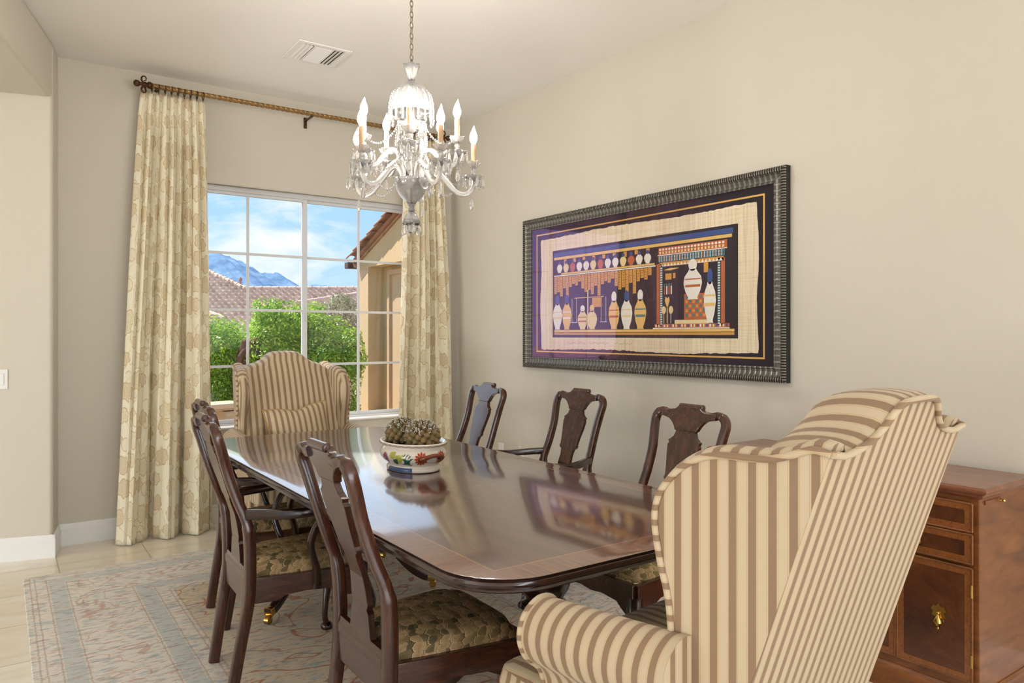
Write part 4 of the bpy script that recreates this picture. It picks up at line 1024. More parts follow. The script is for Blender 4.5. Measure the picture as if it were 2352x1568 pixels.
# ------------------------------------------------------------------ planter and cacti
BX, BY_, BZ = 1.42, 2.745, .7605
def make_planter():
    t = thing('planter', 'oval white painted planter with sunflower handles at the middle of the table', 'planter', (BX, BY_, BZ))
    SX, SY = .128, .172
    PR = [(.76, 0), (.80, .003), (.80, .014), (.755, .022), (.78, .030), (.90, .042), (.985, .060), (.99, .076), (.94, .090), (.885, .099), (.90, .105), (1.0, .113), (1.005, .118), (.97, .120), (.90, .114), (.86, .104), (.86, .09)]
    P2 = spline(PR, 3); m = MB(); m.lathe(P2, 56, sx=SX, sy=SY, caps=True)
    body = m.build('pot', plain('white_glazed_ceramic', col(236, 226, 212), .12, coat=.6), t, smooth=60)
    s = MB(); s.lathe([(.0, .093), (.4, .096), (.87, .092), (.87, .088), (0, .088)], 40, sx=SX, sy=SY, caps=False); s.build('soil', plain('potting_soil', col(70, 50, 36), .95, vary=.5, vs=80), t, smooth=60)
    OUT = P2[:30]
    def surf(a, z, off):
        r = lerp_tab([(zz, rr) for rr, zz in OUT if zz >= 0], z)
        return ((SX*r+off)*math.cos(a), (SY*r+off)*math.sin(a), z)
    def patch(mb, cx, cz, pts, off, mi=0):
        # pts in metres: (along, up) about the surface point at angle cx, height cz; fan of small quads
        rad = math.hypot(SX*math.sin(cx), SY*math.cos(cx))
        vs = [surf(cx, cz, off)]; n_ = len(pts)
        for f in (.5, 1.0):
            for p in pts: vs.append(surf(cx+p[0]*f/rad, cz+p[1]*f, off))
        fs = [(0, 1+i, 1+(i+1) % n_) for i in range(n_)]+[(1+i, 1+n_+i, 1+n_+(i+1) % n_, 1+(i+1) % n_) for i in range(n_)]
        mb.add(vs, fs, mi)
    ob = [plain('orange_petal', col(214, 96, 40), .2), plain('brown_flower', col(120, 60, 28), .25), plain('leaf_green', col(44, 92, 70), .2), plain('leaf_lime', col(176, 176, 78), .2), plain('aster_rose', col(160, 86, 112), .2), plain('glaze_blue', col(66, 92, 138), .2), plain('line_brown', col(110, 70, 40), .3), plain('petal_shade', col(176, 60, 26), .2)]
    d = MB()
    def flower(a, z, r0, r1, n_, mi, off):
        nonlocal d
        for k in range(n_):
            g = 2*PI*k/n_; q = [(r0*math.cos(g-.22), r0*math.sin(g-.22)), ((r0+r1)*.5*math.cos(g-.24), (r0+r1)*.5*math.sin(g-.24)), (r1*math.cos(g), r1*math.sin(g)), ((r0+r1)*.5*math.cos(g+.24), (r0+r1)*.5*math.sin(g+.24)), (r0*math.cos(g+.22), r0*math.sin(g+.22))]
            rad = math.hypot(SX*math.sin(a), SY*math.cos(a))
            d.add([surf(a+p[0]/rad, z+p[1], off) for p in q], [(0, 1, 2, 3, 4)], mi)
            q2 = [((p[0]-0)*.8+.2*math.cos(g)*(r0+r1)/2, p[1]*.8+.2*math.sin(g)*(r0+r1)/2) for p in q]
            d.add([surf(a+p[0]/rad, z+p[1], off+.0005) for p in q2], [(0, 1, 2, 3, 4)], 7 if mi == 0 else mi)
    for end in (-PI/2, PI/2):
      for o_ in (-.36, .36):
          d = MB()
          flower(end+o_, .062, .013, .031, 12, 0, .0012); patch(d, end+o_, .062, [(.0145*math.cos(g), .0145*math.sin(g)) for g in [2*PI*i/14 for i in range(14)]], .0022, 1)
          d.build('painted_sunflower', ob, body)
    for base in (-PI/2-1.15, PI/2-1.15):
        d = MB()
        flower(base-.42, .058, .004, .026, 16, 4, .0012)
        lf = lambda s_: [(-.026*s_, .0), (-.018*s_, .018*s_), (.004*s_, .022*s_), (.026*s_, .024*s_), (.022*s_, .004*s_), (.010*s_, -.016*s_), (-.012*s_, -.016*s_)]
        patch(d, base-.10, .070, lf(.75), .0012, 3); patch(d, base+.12, .058, lf(.9), .0016, 3); patch(d, base-.02, .045, lf(.6), .0020, 2); patch(d, base+.36, .047, [(-.026, -.012), (-.020, .015), (.028, .018), (.022, -.016)], .0014, 2)
        for k in range(7): patch(d, base+.36+(k-3)*.03, .074+.006*math.sin(k*2.1), [(.003*math.cos(g), .003*math.sin(g)) for g in [2*PI*i/6 for i in range(6)]], .0014, 2)
        # blue foot band
        na = 20; vs = [surf(base-.55+1.05*i/na, z, .0008) for z in (.0035, .009, .014, .020) for i in range(na+1)]
        d.add(vs, [(j*(na+1)+i, j*(na+1)+i+1, (j+1)*(na+1)+i+1, (j+1)*(na+1)+i) for j in range(3) for i in range(na)], 5)
        d.build('painted_bouquet', ob, body)
    sc = MB()
    for k in range(30):
        pts = []
        for i in range(7):
            f = i/6; a = 2*PI*(k+f)/30; z = .1135-.0045*math.sin(PI*f)
            pts.append(((SX*1.012)*math.cos(a), (SY*1.012)*math.sin(a), z))
        sc.tube(pts, .0009, 5)
    sc.build('scalloped_line', ob[6], body)
    for end in (-1, 1):
        p = spline([(-.046, .160*end, .062), (-.036, .180*end, .070), (-.015, .192*end, .078), (.015, .192*end, .078), (.036, .180*end, .070), (.046, .160*end, .062)], 5)
        MB().tube(p, [.0105-.0025*math.sin(PI*i/(len(p)-1)) for i in range(len(p))], 12).build('handle', ob[1], t, smooth=60)
    return t
make_planter()
def make_cactus(label, loc, r, seed):
    rnd = random.Random(seed); t = thing('globe_cactus', label, 'cactus', loc, rnd.random()*6, 'cacti in the planter')
    m = MB(); m.ball((0, 0, r*.75), (r*.82, r*.82, r*.80), 20, 12)
    m.build('body', plain('cactus_green', col(84, 82, 48), .7), t, smooth=80)
    tb = MB(); wl = MB(); n_ = 74; ga = PI*(3-math.sqrt(5))
    for i in range(n_):
        zz = 1-1.62*(i+.5)/n_; rr = math.sqrt(max(0, 1-zz*zz)); a = i*ga
        d = Vector((rr*math.cos(a), rr*math.sin(a), zz)); p = Vector((0, 0, r*.75))+d*r*.80; k = r*(.15+.10*min(1, i/40))
        k *= 1.12; s0 = len(tb.v); tb.ball((0, 0, 0), (k*.86, k*.86, k*1.35), 8, 6, 0 if rnd.random() > .35 else 1)
        R_ = d.to_track_quat('Z', 'Y'); tb.v[s0:] = [tuple(p+R_ @ Vector(v_)) for v_ in tb.v[s0:]]
        e = p+d*k*1.2
        if zz > .25:
            for _ in range(14): wl.ball(e-d*k*rnd.uniform(0, .5)+Vector((rnd.uniform(-1, 1), rnd.uniform(-1, 1), rnd.uniform(-1, 1)))*k*.6, k*.16, 5, 4)
        else:
            for _ in range(5):
                q = d+Vector((rnd.uniform(-1, 1), rnd.uniform(-1, 1), rnd.uniform(-1, 1)))*.8; q.normalize(); b_ = e+q*k*.6; s_ = q.cross(Vector((0, 0, 1)))*.0006
                wl.add([e+s_, e-s_, b_], [(0, 1, 2)])
    tb.build('tubercle_ribs', [plain('tubercle_olive', col(118, 106, 68), .7, vary=.3, vs=60), plain('tubercle_rust', col(134, 108, 70), .7, vary=.3, vs=60)], t, smooth=80)
    wl.build('spines', plain('white_spines', col(214, 212, 214), .8), t)
make_cactus('round spiny cactus on the window side of the planter, left one of two', (BX-.012, BY_+.070, BZ+.094), .066, 4)
make_cactus('round spiny cactus on the camera side of the planter, right one of two', (BX+.008, BY_-.066, BZ+.094), .066, 9)
# ------------------------------------------------------------------ crystal chandelier
CHX, CHY, CZ0 = 1.42, 2.76, 1.74
def make_chandelier():
    t = thing('chandelier', 'crystal chandelier with ten lit candle bulbs hanging on a chain over the table', 'chandelier', (CHX, CHY, CZ0))
    Z = lambda z: z-CZ0
    P = lambda pr: [(r, Z(z)) for r, z in pr]
    # chain and ceiling canopy
    c = MB(); z = 2.447; i = 0
    while z < 3.02:
        pts = []
        for k in range(14):
            a = 2*PI*k/14; x, y = .0065*math.cos(a), .0145*math.sin(a)
            pts.append((x, 0, Z(z+.0145)+y) if i % 2 else (0, x, Z(z+.0145)+y))
        c.tube(pts, .0019, 6, up=((0, 1, 0) if i % 2 else (1, 0, 0)), closed=True); z += .0225; i += 1
    c.build('chain', NICKEL, t, smooth=60)
    MB().lathe(P([(0, 3.015), (.02, 3.018), (.055, 3.035), (.06, 3.0495), (0, 3.0495)]), 24, caps=False).build('ceiling_canopy', NICKEL, t, smooth=40)
    MB().lathe(P([(0, 1.80), (.006, 1.80), (.006, 2.45), (0, 2.45)]), 10, caps=False).build('stem_rod', PEWTER, t, smooth=40)
    # glass column pieces
    col_ = MB()
    col_.lathe(P([(.0065, 2.33), (.018, 2.325), (.013, 2.30), (.012, 2.24), (.02, 2.225), (.030, 2.215), (.0065, 2.205)]), 12, caps=False)
    col_.lathe(P([(.0065, 2.135), (.024, 2.125), (.030, 2.10), (.018, 2.07), (.014, 2.03), (.026, 2.0), (.0065, 1.985)]), 12, caps=False)
    col_.build('column', CRYSTAL, t)
    def cup(name, pr, n, scal, par=t):
        m = MB(); k = len(pr); vs = []
        for j, (r, zz) in enumerate(pr):
            for i in range(n):
                a = 2*PI*i/n; f = j/(k-1); w = 1+scal*f*math.cos(6*a); vs.append((r*w*math.cos(a), r*w*math.sin(a), Z(zz)+scal*.25*r*f*math.cos(6*a)))
        m.add(vs, [(j*n+i, j*n+(i+1) % n, (j+1)*n+(i+1) % n, (j+1)*n+i) for j in range(k-1) for i in range(n)])
        return m.build(name, CRYSTAL, par, smooth=30, solid=.0025)
    cup('top_cup', [(.010, 2.372), (.014, 2.395), (.020, 2.418), (.034, 2.452)], 24, .14)
    cup('dome', [(.012, 2.382), (.035, 2.374), (.060, 2.352), (.079, 2.318), (.087, 2.280), (.088, 2.250)], 36, .02)
    cup('saucer', [(.010, 2.178), (.028, 2.176), (.046, 2.190), (.056, 2.208)], 30, .12)
    cup('bowl', [(.013, 1.868), (.024, 1.880), (.046, 1.900), (.062, 1.928), (.069, 1.956), (.071, 1.972)], 30, .03)
    MB().lathe(P([(.0, 1.935), (.052, 1.937), (.061, 1.95), (.063, 1.966), (.055, 1.972), (0, 1.972)]), 28, caps=False).build('receiver_plate', PEWTER, t, smooth=40)
    MB().lathe(P([(.006, 1.835), (.016, 1.84), (.010, 1.853), (.018, 1.868), (.006, 1.870)]), 12, caps=False).build('neck', CRYSTAL, t)
    cup('lower_bell', [(.008, 1.838), (.020, 1.826), (.031, 1.806), (.038, 1.784)], 24, .08)
    fb = MB(); fb.ball((0, 0, Z(1.766)), .0235, 12, 9); fb.build('finial_ball', CRYSTAL, t)
    # pendant and bead meshes shared by every copy
    pm = MB(); pm.ball((0, 0, -.004), .0048, 6, 4); pm.lathe([(.0, -.010), (.0045, -.014), (.0080, -.028), (.0088, -.037), (.0055, -.047), (0, -.051)], 6, caps=False, sy=.7)
    PEND = pm.build('pendant', CRYSTAL, mesh_only=True)
    bm_ = MB(); bm_.ball((0, 0, -.004), .004, 6, 4); bm_.lathe([(0, -.010), (.004, -.014), (.0095, -.034), (.0105, -.046), (.006, -.058), (0, -.062)], 8, caps=False, sy=.75)
    BIG = bm_.build('large_pendant', CRYSTAL, mesh_only=True)
    for k in range(6):
        a = 2*PI*k/6+.3; put('pendant', PEND, t, loc=(.037*math.cos(a), .037*math.sin(a), Z(1.786)), rz=a+PI/2)
    def beads(mb, pts, r=.005, step=.0092):
        acc = 0; last = Vector(pts[0]); mb.ball(last, r, 6, 4)
        for p in pts[1:]:
            p = Vector(p); d = (p-last).length; acc += d; last = p
            if acc >= step: mb.ball(p, r, 6, 4); acc = 0
    for k in range(18):          # strands hanging round the dome
        a = 2*PI*k/18; m = MB(); n_ = 12
        for j in range(n_):
            z = 2.335-.0098*j; r = lerp_tab([(2.25, .092), (2.28, .091), (2.318, .083), (2.352, .064)], z)
            m.ball((r*math.cos(a), r*math.sin(a), Z(z)), .0062 if j % 2 else .0050, 6, 4)
        m.lathe([(0, -.0), (.005, -.006), (.0058, -.014), (0, -.022)], 6, (r*math.cos(a), r*math.sin(a), Z(z-.004)), caps=False)
        m.build('bead_strand', CRYSTAL, t)
    for k in range(12):          # tent of strands under the saucer
        a = 2*PI*k/12+.1; m = MB()
        for j in range(20):
            f = j/19; z = 2.186-.205*f; r = .058-.036*f+.022*math.sin(PI*f)
            m.ball((r*math.cos(a), r*math.sin(a), Z(z)), .0055, 6, 4)
        m.build('bead_strand', CRYSTAL, t)
    for k in range(10):
        a = 2*PI*k/10; put('pendant', PEND, t, loc=(.056*math.cos(a), .056*math.sin(a), Z(2.204)), rz=a+PI/2)
    # candle hardware meshes
    def cupmesh(pr, n, scal, solid):
        m = MB(); k = len(pr); vs = []
        for j, (r, zz) in enumerate(pr):
            for i in range(n):
                a = 2*PI*i/n; f = j/(k-1); w = 1+scal*f*math.cos(6*a); vs.append((r*w*math.cos(a), r*w*math.sin(a), zz+scal*.3*r*f*math.cos(6*a)))
        for j, (r, zz) in list(enumerate(pr))[::-1]:
            for i in range(n):
                a = 2*PI*i/n; f = j/(k-1); w = 1+scal*f*math.cos(6*a); vs.append(((r*w-.002)*math.cos(a), (r*w-.002)*math.sin(a), zz+.002+scal*.3*r*f*math.cos(6*a)))
        K = 2*k; m.add(vs, [(j*n+i, j*n+(i+1) % n, (j+1)*n+(i+1) % n, (j+1)*n+i) for j in range(K-1) for i in range(n)])
        return m
    m = cupmesh([(.004, 0), (.018, .002), (.032, .006), (.042, .014)], 24, .10, 0); DISH = m.build('drip_dish', CRYSTAL, smooth=30, mesh_only=True)
    m = MB(); m.lathe([(.006, -.012), (.011, -.004), (.006, .004), (.012, .016), (.0075, .028), (.012, .040), (.006, .050)], 10, caps=False); VASE = m.build('glass_stem', CRYSTAL, mesh_only=True)
    m = cupmesh([(.006, .048), (.014, .050), (.022, .058), (.030, .074)], 18, .16, 0); CUP = m.build('candle_cup', CRYSTAL, smooth=30, mesh_only=True)
    m = MB(); m.lathe([(0, .056), (.0105, .056), (.0105, .150), (.009, .151), (0, .151)], 18, caps=False); CAN = m.build('candle', CANDLE, smooth=40, mesh_only=True)
    m = MB(); pr = spline([(.006, .151), (.0085, .156), (.0155, .170), (.0165, .181), (.0130, .197), (.0070, .213), (.0028, .225), (.0, .233)], 4); k_ = len(pr)
    for j, (r, z) in enumerate(pr):
        bx = .006*max(0, (z-.2)/.033)**1.5
        m.v += [(r*math.cos(2*PI*i/14)+bx, r*math.sin(2*PI*i/14), z) for i in range(14)]
    for j in range(k_-1):
        for i in range(14): m.f.append([j*14+i, j*14+(i+1) % 14, (j+1)*14+(i+1) % 14, (j+1)*14+i]); m.m.append(0)
    BLB = m.build('bulb', BULB, smooth=80, mesh_only=True)
    face = math.atan2(-CHY, -CHX)
    LOW = [(.040, 1.966), (.046, 2.000), (.068, 2.030), (.100, 2.022), (.145, 1.975), (.190, 1.930), (.230, 1.920), (.258, 1.945), (.266, 1.985)]
    UPP = [(.036, 1.966), (.040, 2.020), (.058, 2.076), (.086, 2.088), (.118, 2.058), (.148, 2.024), (.178, 2.020), (.194, 2.036), (.200, 2.062)]
    ends = {}
    for tier, prof, off in (('u', UPP, -.05), ('l', LOW, PI/5-.19)):
        for k in range(5):
            a = face+off+2*PI*k/5; ca, sa = math.cos(a), math.sin(a)
            pth = [(r*ca, r*sa, Z(z)) for r, z in spline(prof, 5)]
            sect = [((1+.16*math.cos(5*g))*math.cos(g), (1+.16*math.cos(5*g))*math.sin(g)) for g in [2*PI*q/20 for q in range(20)]]
            am = MB(); n0 = len(pth)
            for q in range(n0-1): pass
            am.tube(pth, .0088, sect=sect, up=(-sa, ca, 0)); arm_ = am.build('arm', ARMGLASS, t, smooth=60)
            e = pth[-1]; ends[(tier, k)] = (e, a)
            for nm, me in (('drip_dish', DISH), ('glass_stem', VASE), ('candle_cup', CUP), ('candle', CAN), ('bulb', BLB)): put(nm, me, arm_, loc=e, rz=a+k)
            for j in range(9):
                g = 2*PI*j/9+a; put('pendant', PEND, arm_, loc=(e[0]+.0425*math.cos(g), e[1]+.0425*math.sin(g), e[2]+.013), rz=g+PI/2)
            lo = min(pth[len(pth)//2:], key=lambda p: p[2]); put('large_pendant', BIG, arm_, loc=(lo[0]+.035*ca, lo[1]+.035*sa, lo[2]-.006), rz=a)
    def swag(p, q, sag):
        m = MB(); p = Vector(p); q = Vector(q); n_ = 60; pts = []
        for i in range(n_+1):
            f = i/n_; v = p.lerp(q, f); v.z -= sag*4*f*(1-f); pts.append(v)
        beads(m, pts, .0048, .0088); m.build('bead_swag', CRYSTAL, t)
    for k in range(5):
        e, a = ends[('l', k)]; u, b_ = ends[('u', k)]; u2, b2 = ends[('u', (k+1) % 5)]
        ce = Vector((e[0], e[1], e[2]+.012)); r_ = Vector((math.cos(a), math.sin(a), 0))
        swag(ce-r_*.042, Vector((0, 0, Z(1.972)))+r_*.070, .075)
        swag(Vector((u[0], u[1], u[2]+.012)), ce-r_*.03, .060)
        swag(Vector((u2[0], u2[1], u2[2]+.012)), ce-r_*.03, .060)
        swag(Vector((u[0], u[1], u[2]+.075)), Vector((0, 0, Z(2.20)))+Vector((math.cos(b_), math.sin(b_), 0))*.055, .055)
make_chandelier()
# ------------------------------------------------------------------ curtain rod and curtains
RZ, RY = 2.932, 5.222
def make_rod():
    x0, x1 = .79, 2.955
    t = thing('curtain_rod', 'twisted bronze curtain rod with scrolled finials above the window', 'curtain rod', ((x0+x1)/2, RY, RZ))
    xc = (x0+x1)/2; m = MB(); nu = 420
    def fn(u, v):
        x = x0+(x1-x0)*v; a = 2*PI*u; r = .0145*(1+.17*math.cos(4*(a)-x*2*PI/.036)); return (x-xc, r*math.cos(a), r*math.sin(a))
    m.grid(24, nu, fn, closeu=True); m.build('rod', BRONZE, t, smooth=70)
    for s_, xe in ((-1, x0), (1, x1)):
        f = MB(); X = lambda d: xe-xc+s_*d
        def rod_l(pr): f.lathe(pr, 16); n_ = 16*len(pr); f.v[-n_:] = [(X(z), x, y) for x, y, z in f.v[-n_:]]
        rod_l([(.016, -.02), (.022, -.015), (.022, .0), (.014, .005), (.014, .02), (.010, .03), (.010, .05)])
        f.ball((X(.066), 0, 0), .021, 16, 10)
        for up_ in (-1, 1):
            pts = []
            for i in range(22):
                g = i/21; a = -PI/2+g*1.55*2*PI*.62; r = .026*(1-.55*g)
                pts.append((X(.016+.030*g*.4+r*math.cos(a)*.9), 0, up_*(.034+r*math.sin(a))))
            f.tube(pts, [.0065-.0035*i/21 for i in range(22)], 8, up=(0, 1, 0))
        f.build('finial', DARKBRONZE, t, smooth=60)
    for xb in (.84, 1.872, 2.90):
        b_ = MB(); X = xb-xc
        b_.box((X-.012, YB-RY-.008, -.075), (X+.012, YB-RY-.0005, .005)); b_.box((X-.010, -.004, -.024), (X+.010, YB-RY-.004, -.017)); b_.box((X-.010, -.018, -.022), (X+.010, .018, -.016))
        b_.build('bracket', DARKBRONZE, t, bevel=.002)
make_rod()
def make_curtain(label, xt0, xt1, xb0, xb1, n1, n2, seed, ph, rings):
    t = thing('curtain', label, 'curtain', ((xb0+xb1)/2, 5.2, 0)); cx = (xb0+xb1)/2
    rnd = random.Random(seed); L = 1.55; ZT = 2.903
    jit = [rnd.uniform(-.25, .25) for _ in range(20)]
    def f(p): return (.5-.5*math.cos(2*PI*p))
    def fn(u, v):
        tt = 1-v; z = .006+(ZT-.006)*v
        e = tt**.8
        x0 = xt0+(xb0-xt0)*e; x1 = xt1+(xb1-xt1)*e
        w1 = .135*max(0, min(1, (tt-.04)/.75))**.8; w2 = lerp_tab([(0, .024), (.03, .030), (.05, .022), (.12, .05), (.4, .055), (.75, .034), (1, .022)], tt)
        s = u+.018*math.sin(2*PI*(1.7*u+ph))*tt
        p1 = n1*s+ph+.10*math.sin(tt*2.2+u*5); p2 = n2*s+.35*math.sin(3*u+ph)*tt
        y = 5.262-w1*f(p1)**.55-w2*f(p2)**.8
        x = x0+(x1-x0)*u-(x1-x0)/n1*.035*math.sin(4*PI*p1)*min(1, tt*1.4)-.004*math.sin(4*PI*p2)
        y += .004*math.sin(9*tt+u*14)*tt
        if tt > .985: y += 0
        return (x-cx, y-5.2, z)
    m = MB(); m.grid(190, 84, fn, uv=lambda u, v: (u*L+seed*.37, v*ZT))
    m.build('cloth', CURTAIN, t, smooth=180, solid=.004)
    for i in range(rings):
        f_ = (i+.5)/rings; x = xt0+(xt1-xt0)*f_
        r = MB(); r.torus((x-cx, RY-5.2, RZ-.010), .0245, .0033, 'x', 22, 8); r.tube([(x-cx, RY-5.2, RZ-.036), (x-cx, RY-5.2+.004, RZ-.050)], .0022, 6, up=(1, 0, 0)); r.build('ring', DARKBRONZE, t, smooth=60)
make_curtain('cream floral embroidered curtain left of the window, full length in view', .755, 1.145, .605, 1.185, 3.0, 9.0, 1, .10, 10)
make_curtain('cream floral embroidered curtain right of the window, behind the chandelier and planter', 2.655, 2.965, 2.505, 3.085, 2.6, 8.0, 2, .45, 9)
# ------------------------------------------------------------------ outside the window
struct('ground_outside', MB().box((-60, 5.53, -.30), (80, 60, -.03)).box((-60, -60, -.30), (-9.25, 5.53, -.03)).box((-9.25, -60, -.30), (60, -4.85, -.03)), GRAVEL)
def foliage(mb, rnd, c, r, n, size, squash=.5, lo=0.0):
    for _ in range(n):
        while True:
            d = Vector((rnd.gauss(0, 1), rnd.gauss(0, 1), rnd.gauss(0, 1)))
            if d.length > .1: break
        d.normalize(); k = .80+.24*rnd.random()
        # boxy dome
        e = [abs(d[i])**.75*math.copysign(1, d[i]) for i in range(3)]
        p = Vector((c[0]+e[0]*r[0]*k, c[1]+e[1]*r[1]*k, c[2]+e[2]*r[2]*k))
        p += Vector((math.sin(p.z*7+p.x*4), math.sin(p.x*6+p.z*5), math.sin(p.x*7+p.y*6)))*.05
        if p.z < lo: continue
        n_ = (d+Vector((rnd.uniform(-1, 1), rnd.uniform(-1, 1), rnd.uniform(-.6, 1.2)))*.8).normalized()
        a = n_.cross(Vector((rnd.uniform(-1, 1), rnd.uniform(-1, 1), rnd.uniform(-1, 1)))).normalized(); b_ = n_.cross(a)
        s_ = size*rnd.uniform(.7, 1.3); a *= s_; b_ *= s_*squash
        mb.add([p-a, p+b_, p+a*1.1, p-b_], [(0, 1, 2, 3)])
def shrub(label, c, r, n, size, seed, mat=None, name='hedge_shrub', grp='shrubs outside the window', trunks=4, squash=.5):
    rnd = random.Random(seed); t = thing(name, label, 'shrub' if mat is None else 'tree', (c[0], c[1], -.03), 0, grp)
    f = MB(); lc = (0, 0, c[2]+.03)
    foliage(f, rnd, lc, r, n, size, squash)
    for _ in range(7):
        q = (rnd.uniform(-.6, .6)*r[0], rnd.uniform(-.8, -.2)*r[1], lc[2]+rnd.uniform(-.1, .75)*r[2])
        foliage(f, rnd, q, (r[0]*.42, r[1]*.42, r[2]*.36), n//10, size, squash)
    f.build('foliage', mat or HEDGE, t)
    k = MB()
    for _ in range(trunks):
        x, y = rnd.uniform(-.4, .4)*r[0], rnd.uniform(-.4, .4)*r[1]
        k.tube(spline([(x, y, -.02), (x+rnd.uniform(-.1, .1), y+rnd.uniform(-.1, .1), lc[2]*.5), (x+rnd.uniform(-.25, .25), y+rnd.uniform(-.2, .2), lc[2]+r[2]*.5)], 4), [.03-.0022*i for i in range(9)], 7)
    k.build('trunk', BARK, t, smooth=60)
    return t
shrub('leafy green hedge shrub at the left of the window view', (2.40, 11.45, .78), (.66, .62, .80), 11000, .026, 1)
shrub('leafy green hedge shrub in the middle behind the far wing chair', (3.62, 11.2, .84), (.68, .62, .88), 11000, .026, 2)
shrub('leafy green hedge shrub on the right reaching the stucco corner', (4.10, 10.78, .68), (.47, .58, .90), 9000, .026, 3)
shrub('grey green loose olive tree rising behind the right hedge shrub', (5.38, 13.6, 1.30), (.40, .40, .78), 2600, .034, 4, OLIVE, 'olive_tree', None, 3, .28)
shrub('leafy green hedge shrub set back behind the brown stump', (3.02, 12.05, .72), (.60, .45, .80), 6000, .028, 6)
def make_stump():
    rnd = random.Random(5); m = MB()
    for i in range(6):
        x = rnd.uniform(-.16, .16); pts = spline([(x, rnd.uniform(-.1, .1), 0), (x*1.2+rnd.uniform(-.1, .1), rnd.uniform(-.15, .05), .55), (x*.8+rnd.uniform(-.15, .15), rnd.uniform(-.2, .0), 1.05), (x*1.4+rnd.uniform(-.2, .2), -.2, 1.36)], 5)
        m.tube(pts, [.085-.0035*k for k in range(len(pts))], 8)
    m.ball((.10, -.22, 1.36), (.13, .09, .07), 10, 7)
    o = m.build('tree_stump', plain('red_brown_wood', col(96, 66, 50), .9, vary=.4, vs=9), smooth=60); o.location = (3.0, 11.0, -.13)
    tag(o, 'gnarled reddish brown stump in the gap of the hedge', 'stump')
make_stump()
def make_agave():
    rnd = random.Random(8); t = MB()
    for i in range(34):
        a = i*2.4; el = rnd.uniform(.35, 1.35); l = rnd.uniform(.50, .72)
        d = Vector((math.cos(a)*math.cos(el), math.sin(a)*math.cos(el), math.sin(el))); q = Vector((-math.sin(a), math.cos(a), 0))
        pts = [d*(l*f)+Vector((0, 0, -.05*f*f)) for f in (0, .35, .7, 1)]; w = (.012, .026, .018, .001)
        vs = [p+q*(ww*s_) for p, ww in zip(pts, w) for s_ in (-1, 1)]
        t.add(vs, [(0, 1, 3, 2), (2, 3, 5, 4), (4, 5, 7, 6)])
    o = t.build('agave', AGAVE, solid=.006); o.location = (2.30, 10.68, -.02)
    tag(o, 'spiky pale agave beside the garden bench outside the window', 'plant')
make_agave()
def make_bench():
    a = math.radians(16); t = thing('garden_bench', 'low cast stone garden bench with scrolled supports outside the window', 'bench', (1.98, 9.75, -.03), a)
    s_ = MB(); s_.box((-.62, -.22, .41), (.62, .22, .475)); s_.box((-.60, -.20, .39), (.60, .20, .4095)); s_.build('seat_slab', CASTSTONE, t, bevel=.012)
    for x in (-.40, .40):
        o = spline([(-.17, 0), (.17, 0), (.17, .06), (.10, .10), (.11, .18), (.18, .27), (.18, .37), (-.18, .37), (-.18, .27), (-.11, .18), (-.10, .10), (-.17, .06)], 3, True)
        m = MB(); m.prism(o, lambda p, h: (x+h, p[0], p[1]), -.07, .07); m.prism([(.06*math.cos(g), .06*math.sin(g)+.27) for g in [2*PI*i/16 for i in range(16)]], lambda p, h: (x+p[0]*1.2, -.16-h, p[1]), 0, .03)
        m.build('support', CASTSTONE, t, bevel=.006)
make_bench()
# the stucco wing of the house on the right
def make_wing():
    X = 5.2; t = thing('house_wing', 'tan stucco house wing with tiled gable edge and recessed door outside the window', 'house', (X, 10.0, -.03))
    def w(p, h): return (h, p[0]-10.0, p[1]+.03)
    y1, ye = 12.16, 7.2; zr = lambda y: 2.62+(12.16-y)*.376
    outl = [(y1, -.03), (y1, zr(y1)), (9.3, zr(9.3)), (ye, zr(9.3)-(9.3-ye)*.376), (ye, -.03), (9.55, -.03), (9.55, 2.48), (11.715, 2.48), (11.715, -.03)]
    b_ = MB(); b_.prism(outl, w, 0, .28); b_.box((.281, -2.8, 0), (4.5, 2.16, 2.6)); b_.build('wall', STUCCO, t)
    d = MB(); d.box((.24, -.45, .02), (.275, 1.38, 2.40)); d.box((.20, 1.32, .02), (.279, 1.40, 2.44)); d.box((.20, -.45, 2.36), (.279, 1.32, 2.44)); d.build('door', plain('tan_door', col(200, 170, 134), .6), t)
    r = MB()
    vs = []
    for y, o_ in ((12.25, 0), (9.3, 0), (6.9, 0)):
        z = zr(y) if y >= 9.3 else zr(9.3)-(9.3-y)*.376
        for x in (-.06, 4.5):
            for h in (.0, .06): vs.append((x, y-10, z+.03+h))
    r.add(vs, [(0, 2, 6, 4), (1, 5, 7, 3), (4, 6, 10, 8), (5, 9, 11, 7), (0, 1, 3, 2), (8, 10, 11, 9), (0, 4, 5, 1), (4, 8, 9, 5), (2, 3, 7, 6), (6, 7, 11, 10)])
    r.build('roof_deck', TILE_RED, t)
    n_ = 11
    for i in range(n_):
        y0 = 12.27-i*.29; y1_ = y0-.36; m = MB(); rings = []
        for y, rr, dz in ((y0, .115, .015), (y1_, .090, .0)):
            rings.append([(-.07+rr*math.cos(a), y-10, zr(y)+.05+dz+rr*math.sin(a)) for a in [(-.35+1.22*k/10)*PI for k in range(11)]])
        vs = rings[0]+rings[1]; m.add(vs, [(k, k+1, 12+k, 11+k) for k in range(10)])
        m.build('rake_tile', TILE_RED, t, smooth=60, solid=.018)
    g = MB(); zb = zr(12.3)+.03
    g.box((-.13, 2.30, zb-.07), (4.5, 2.46, zb+.04)); g.build('gutter', plain('dark_gutter', col(84, 66, 58), .5), t, bevel=.01)
    e = MB(); e.box((-.04, 2.16, zb-.06), (4.5, 2.30, zb+.02)); e.build('eave', plain('eave_brown', col(120, 86, 64), .7), t)
make_wing()
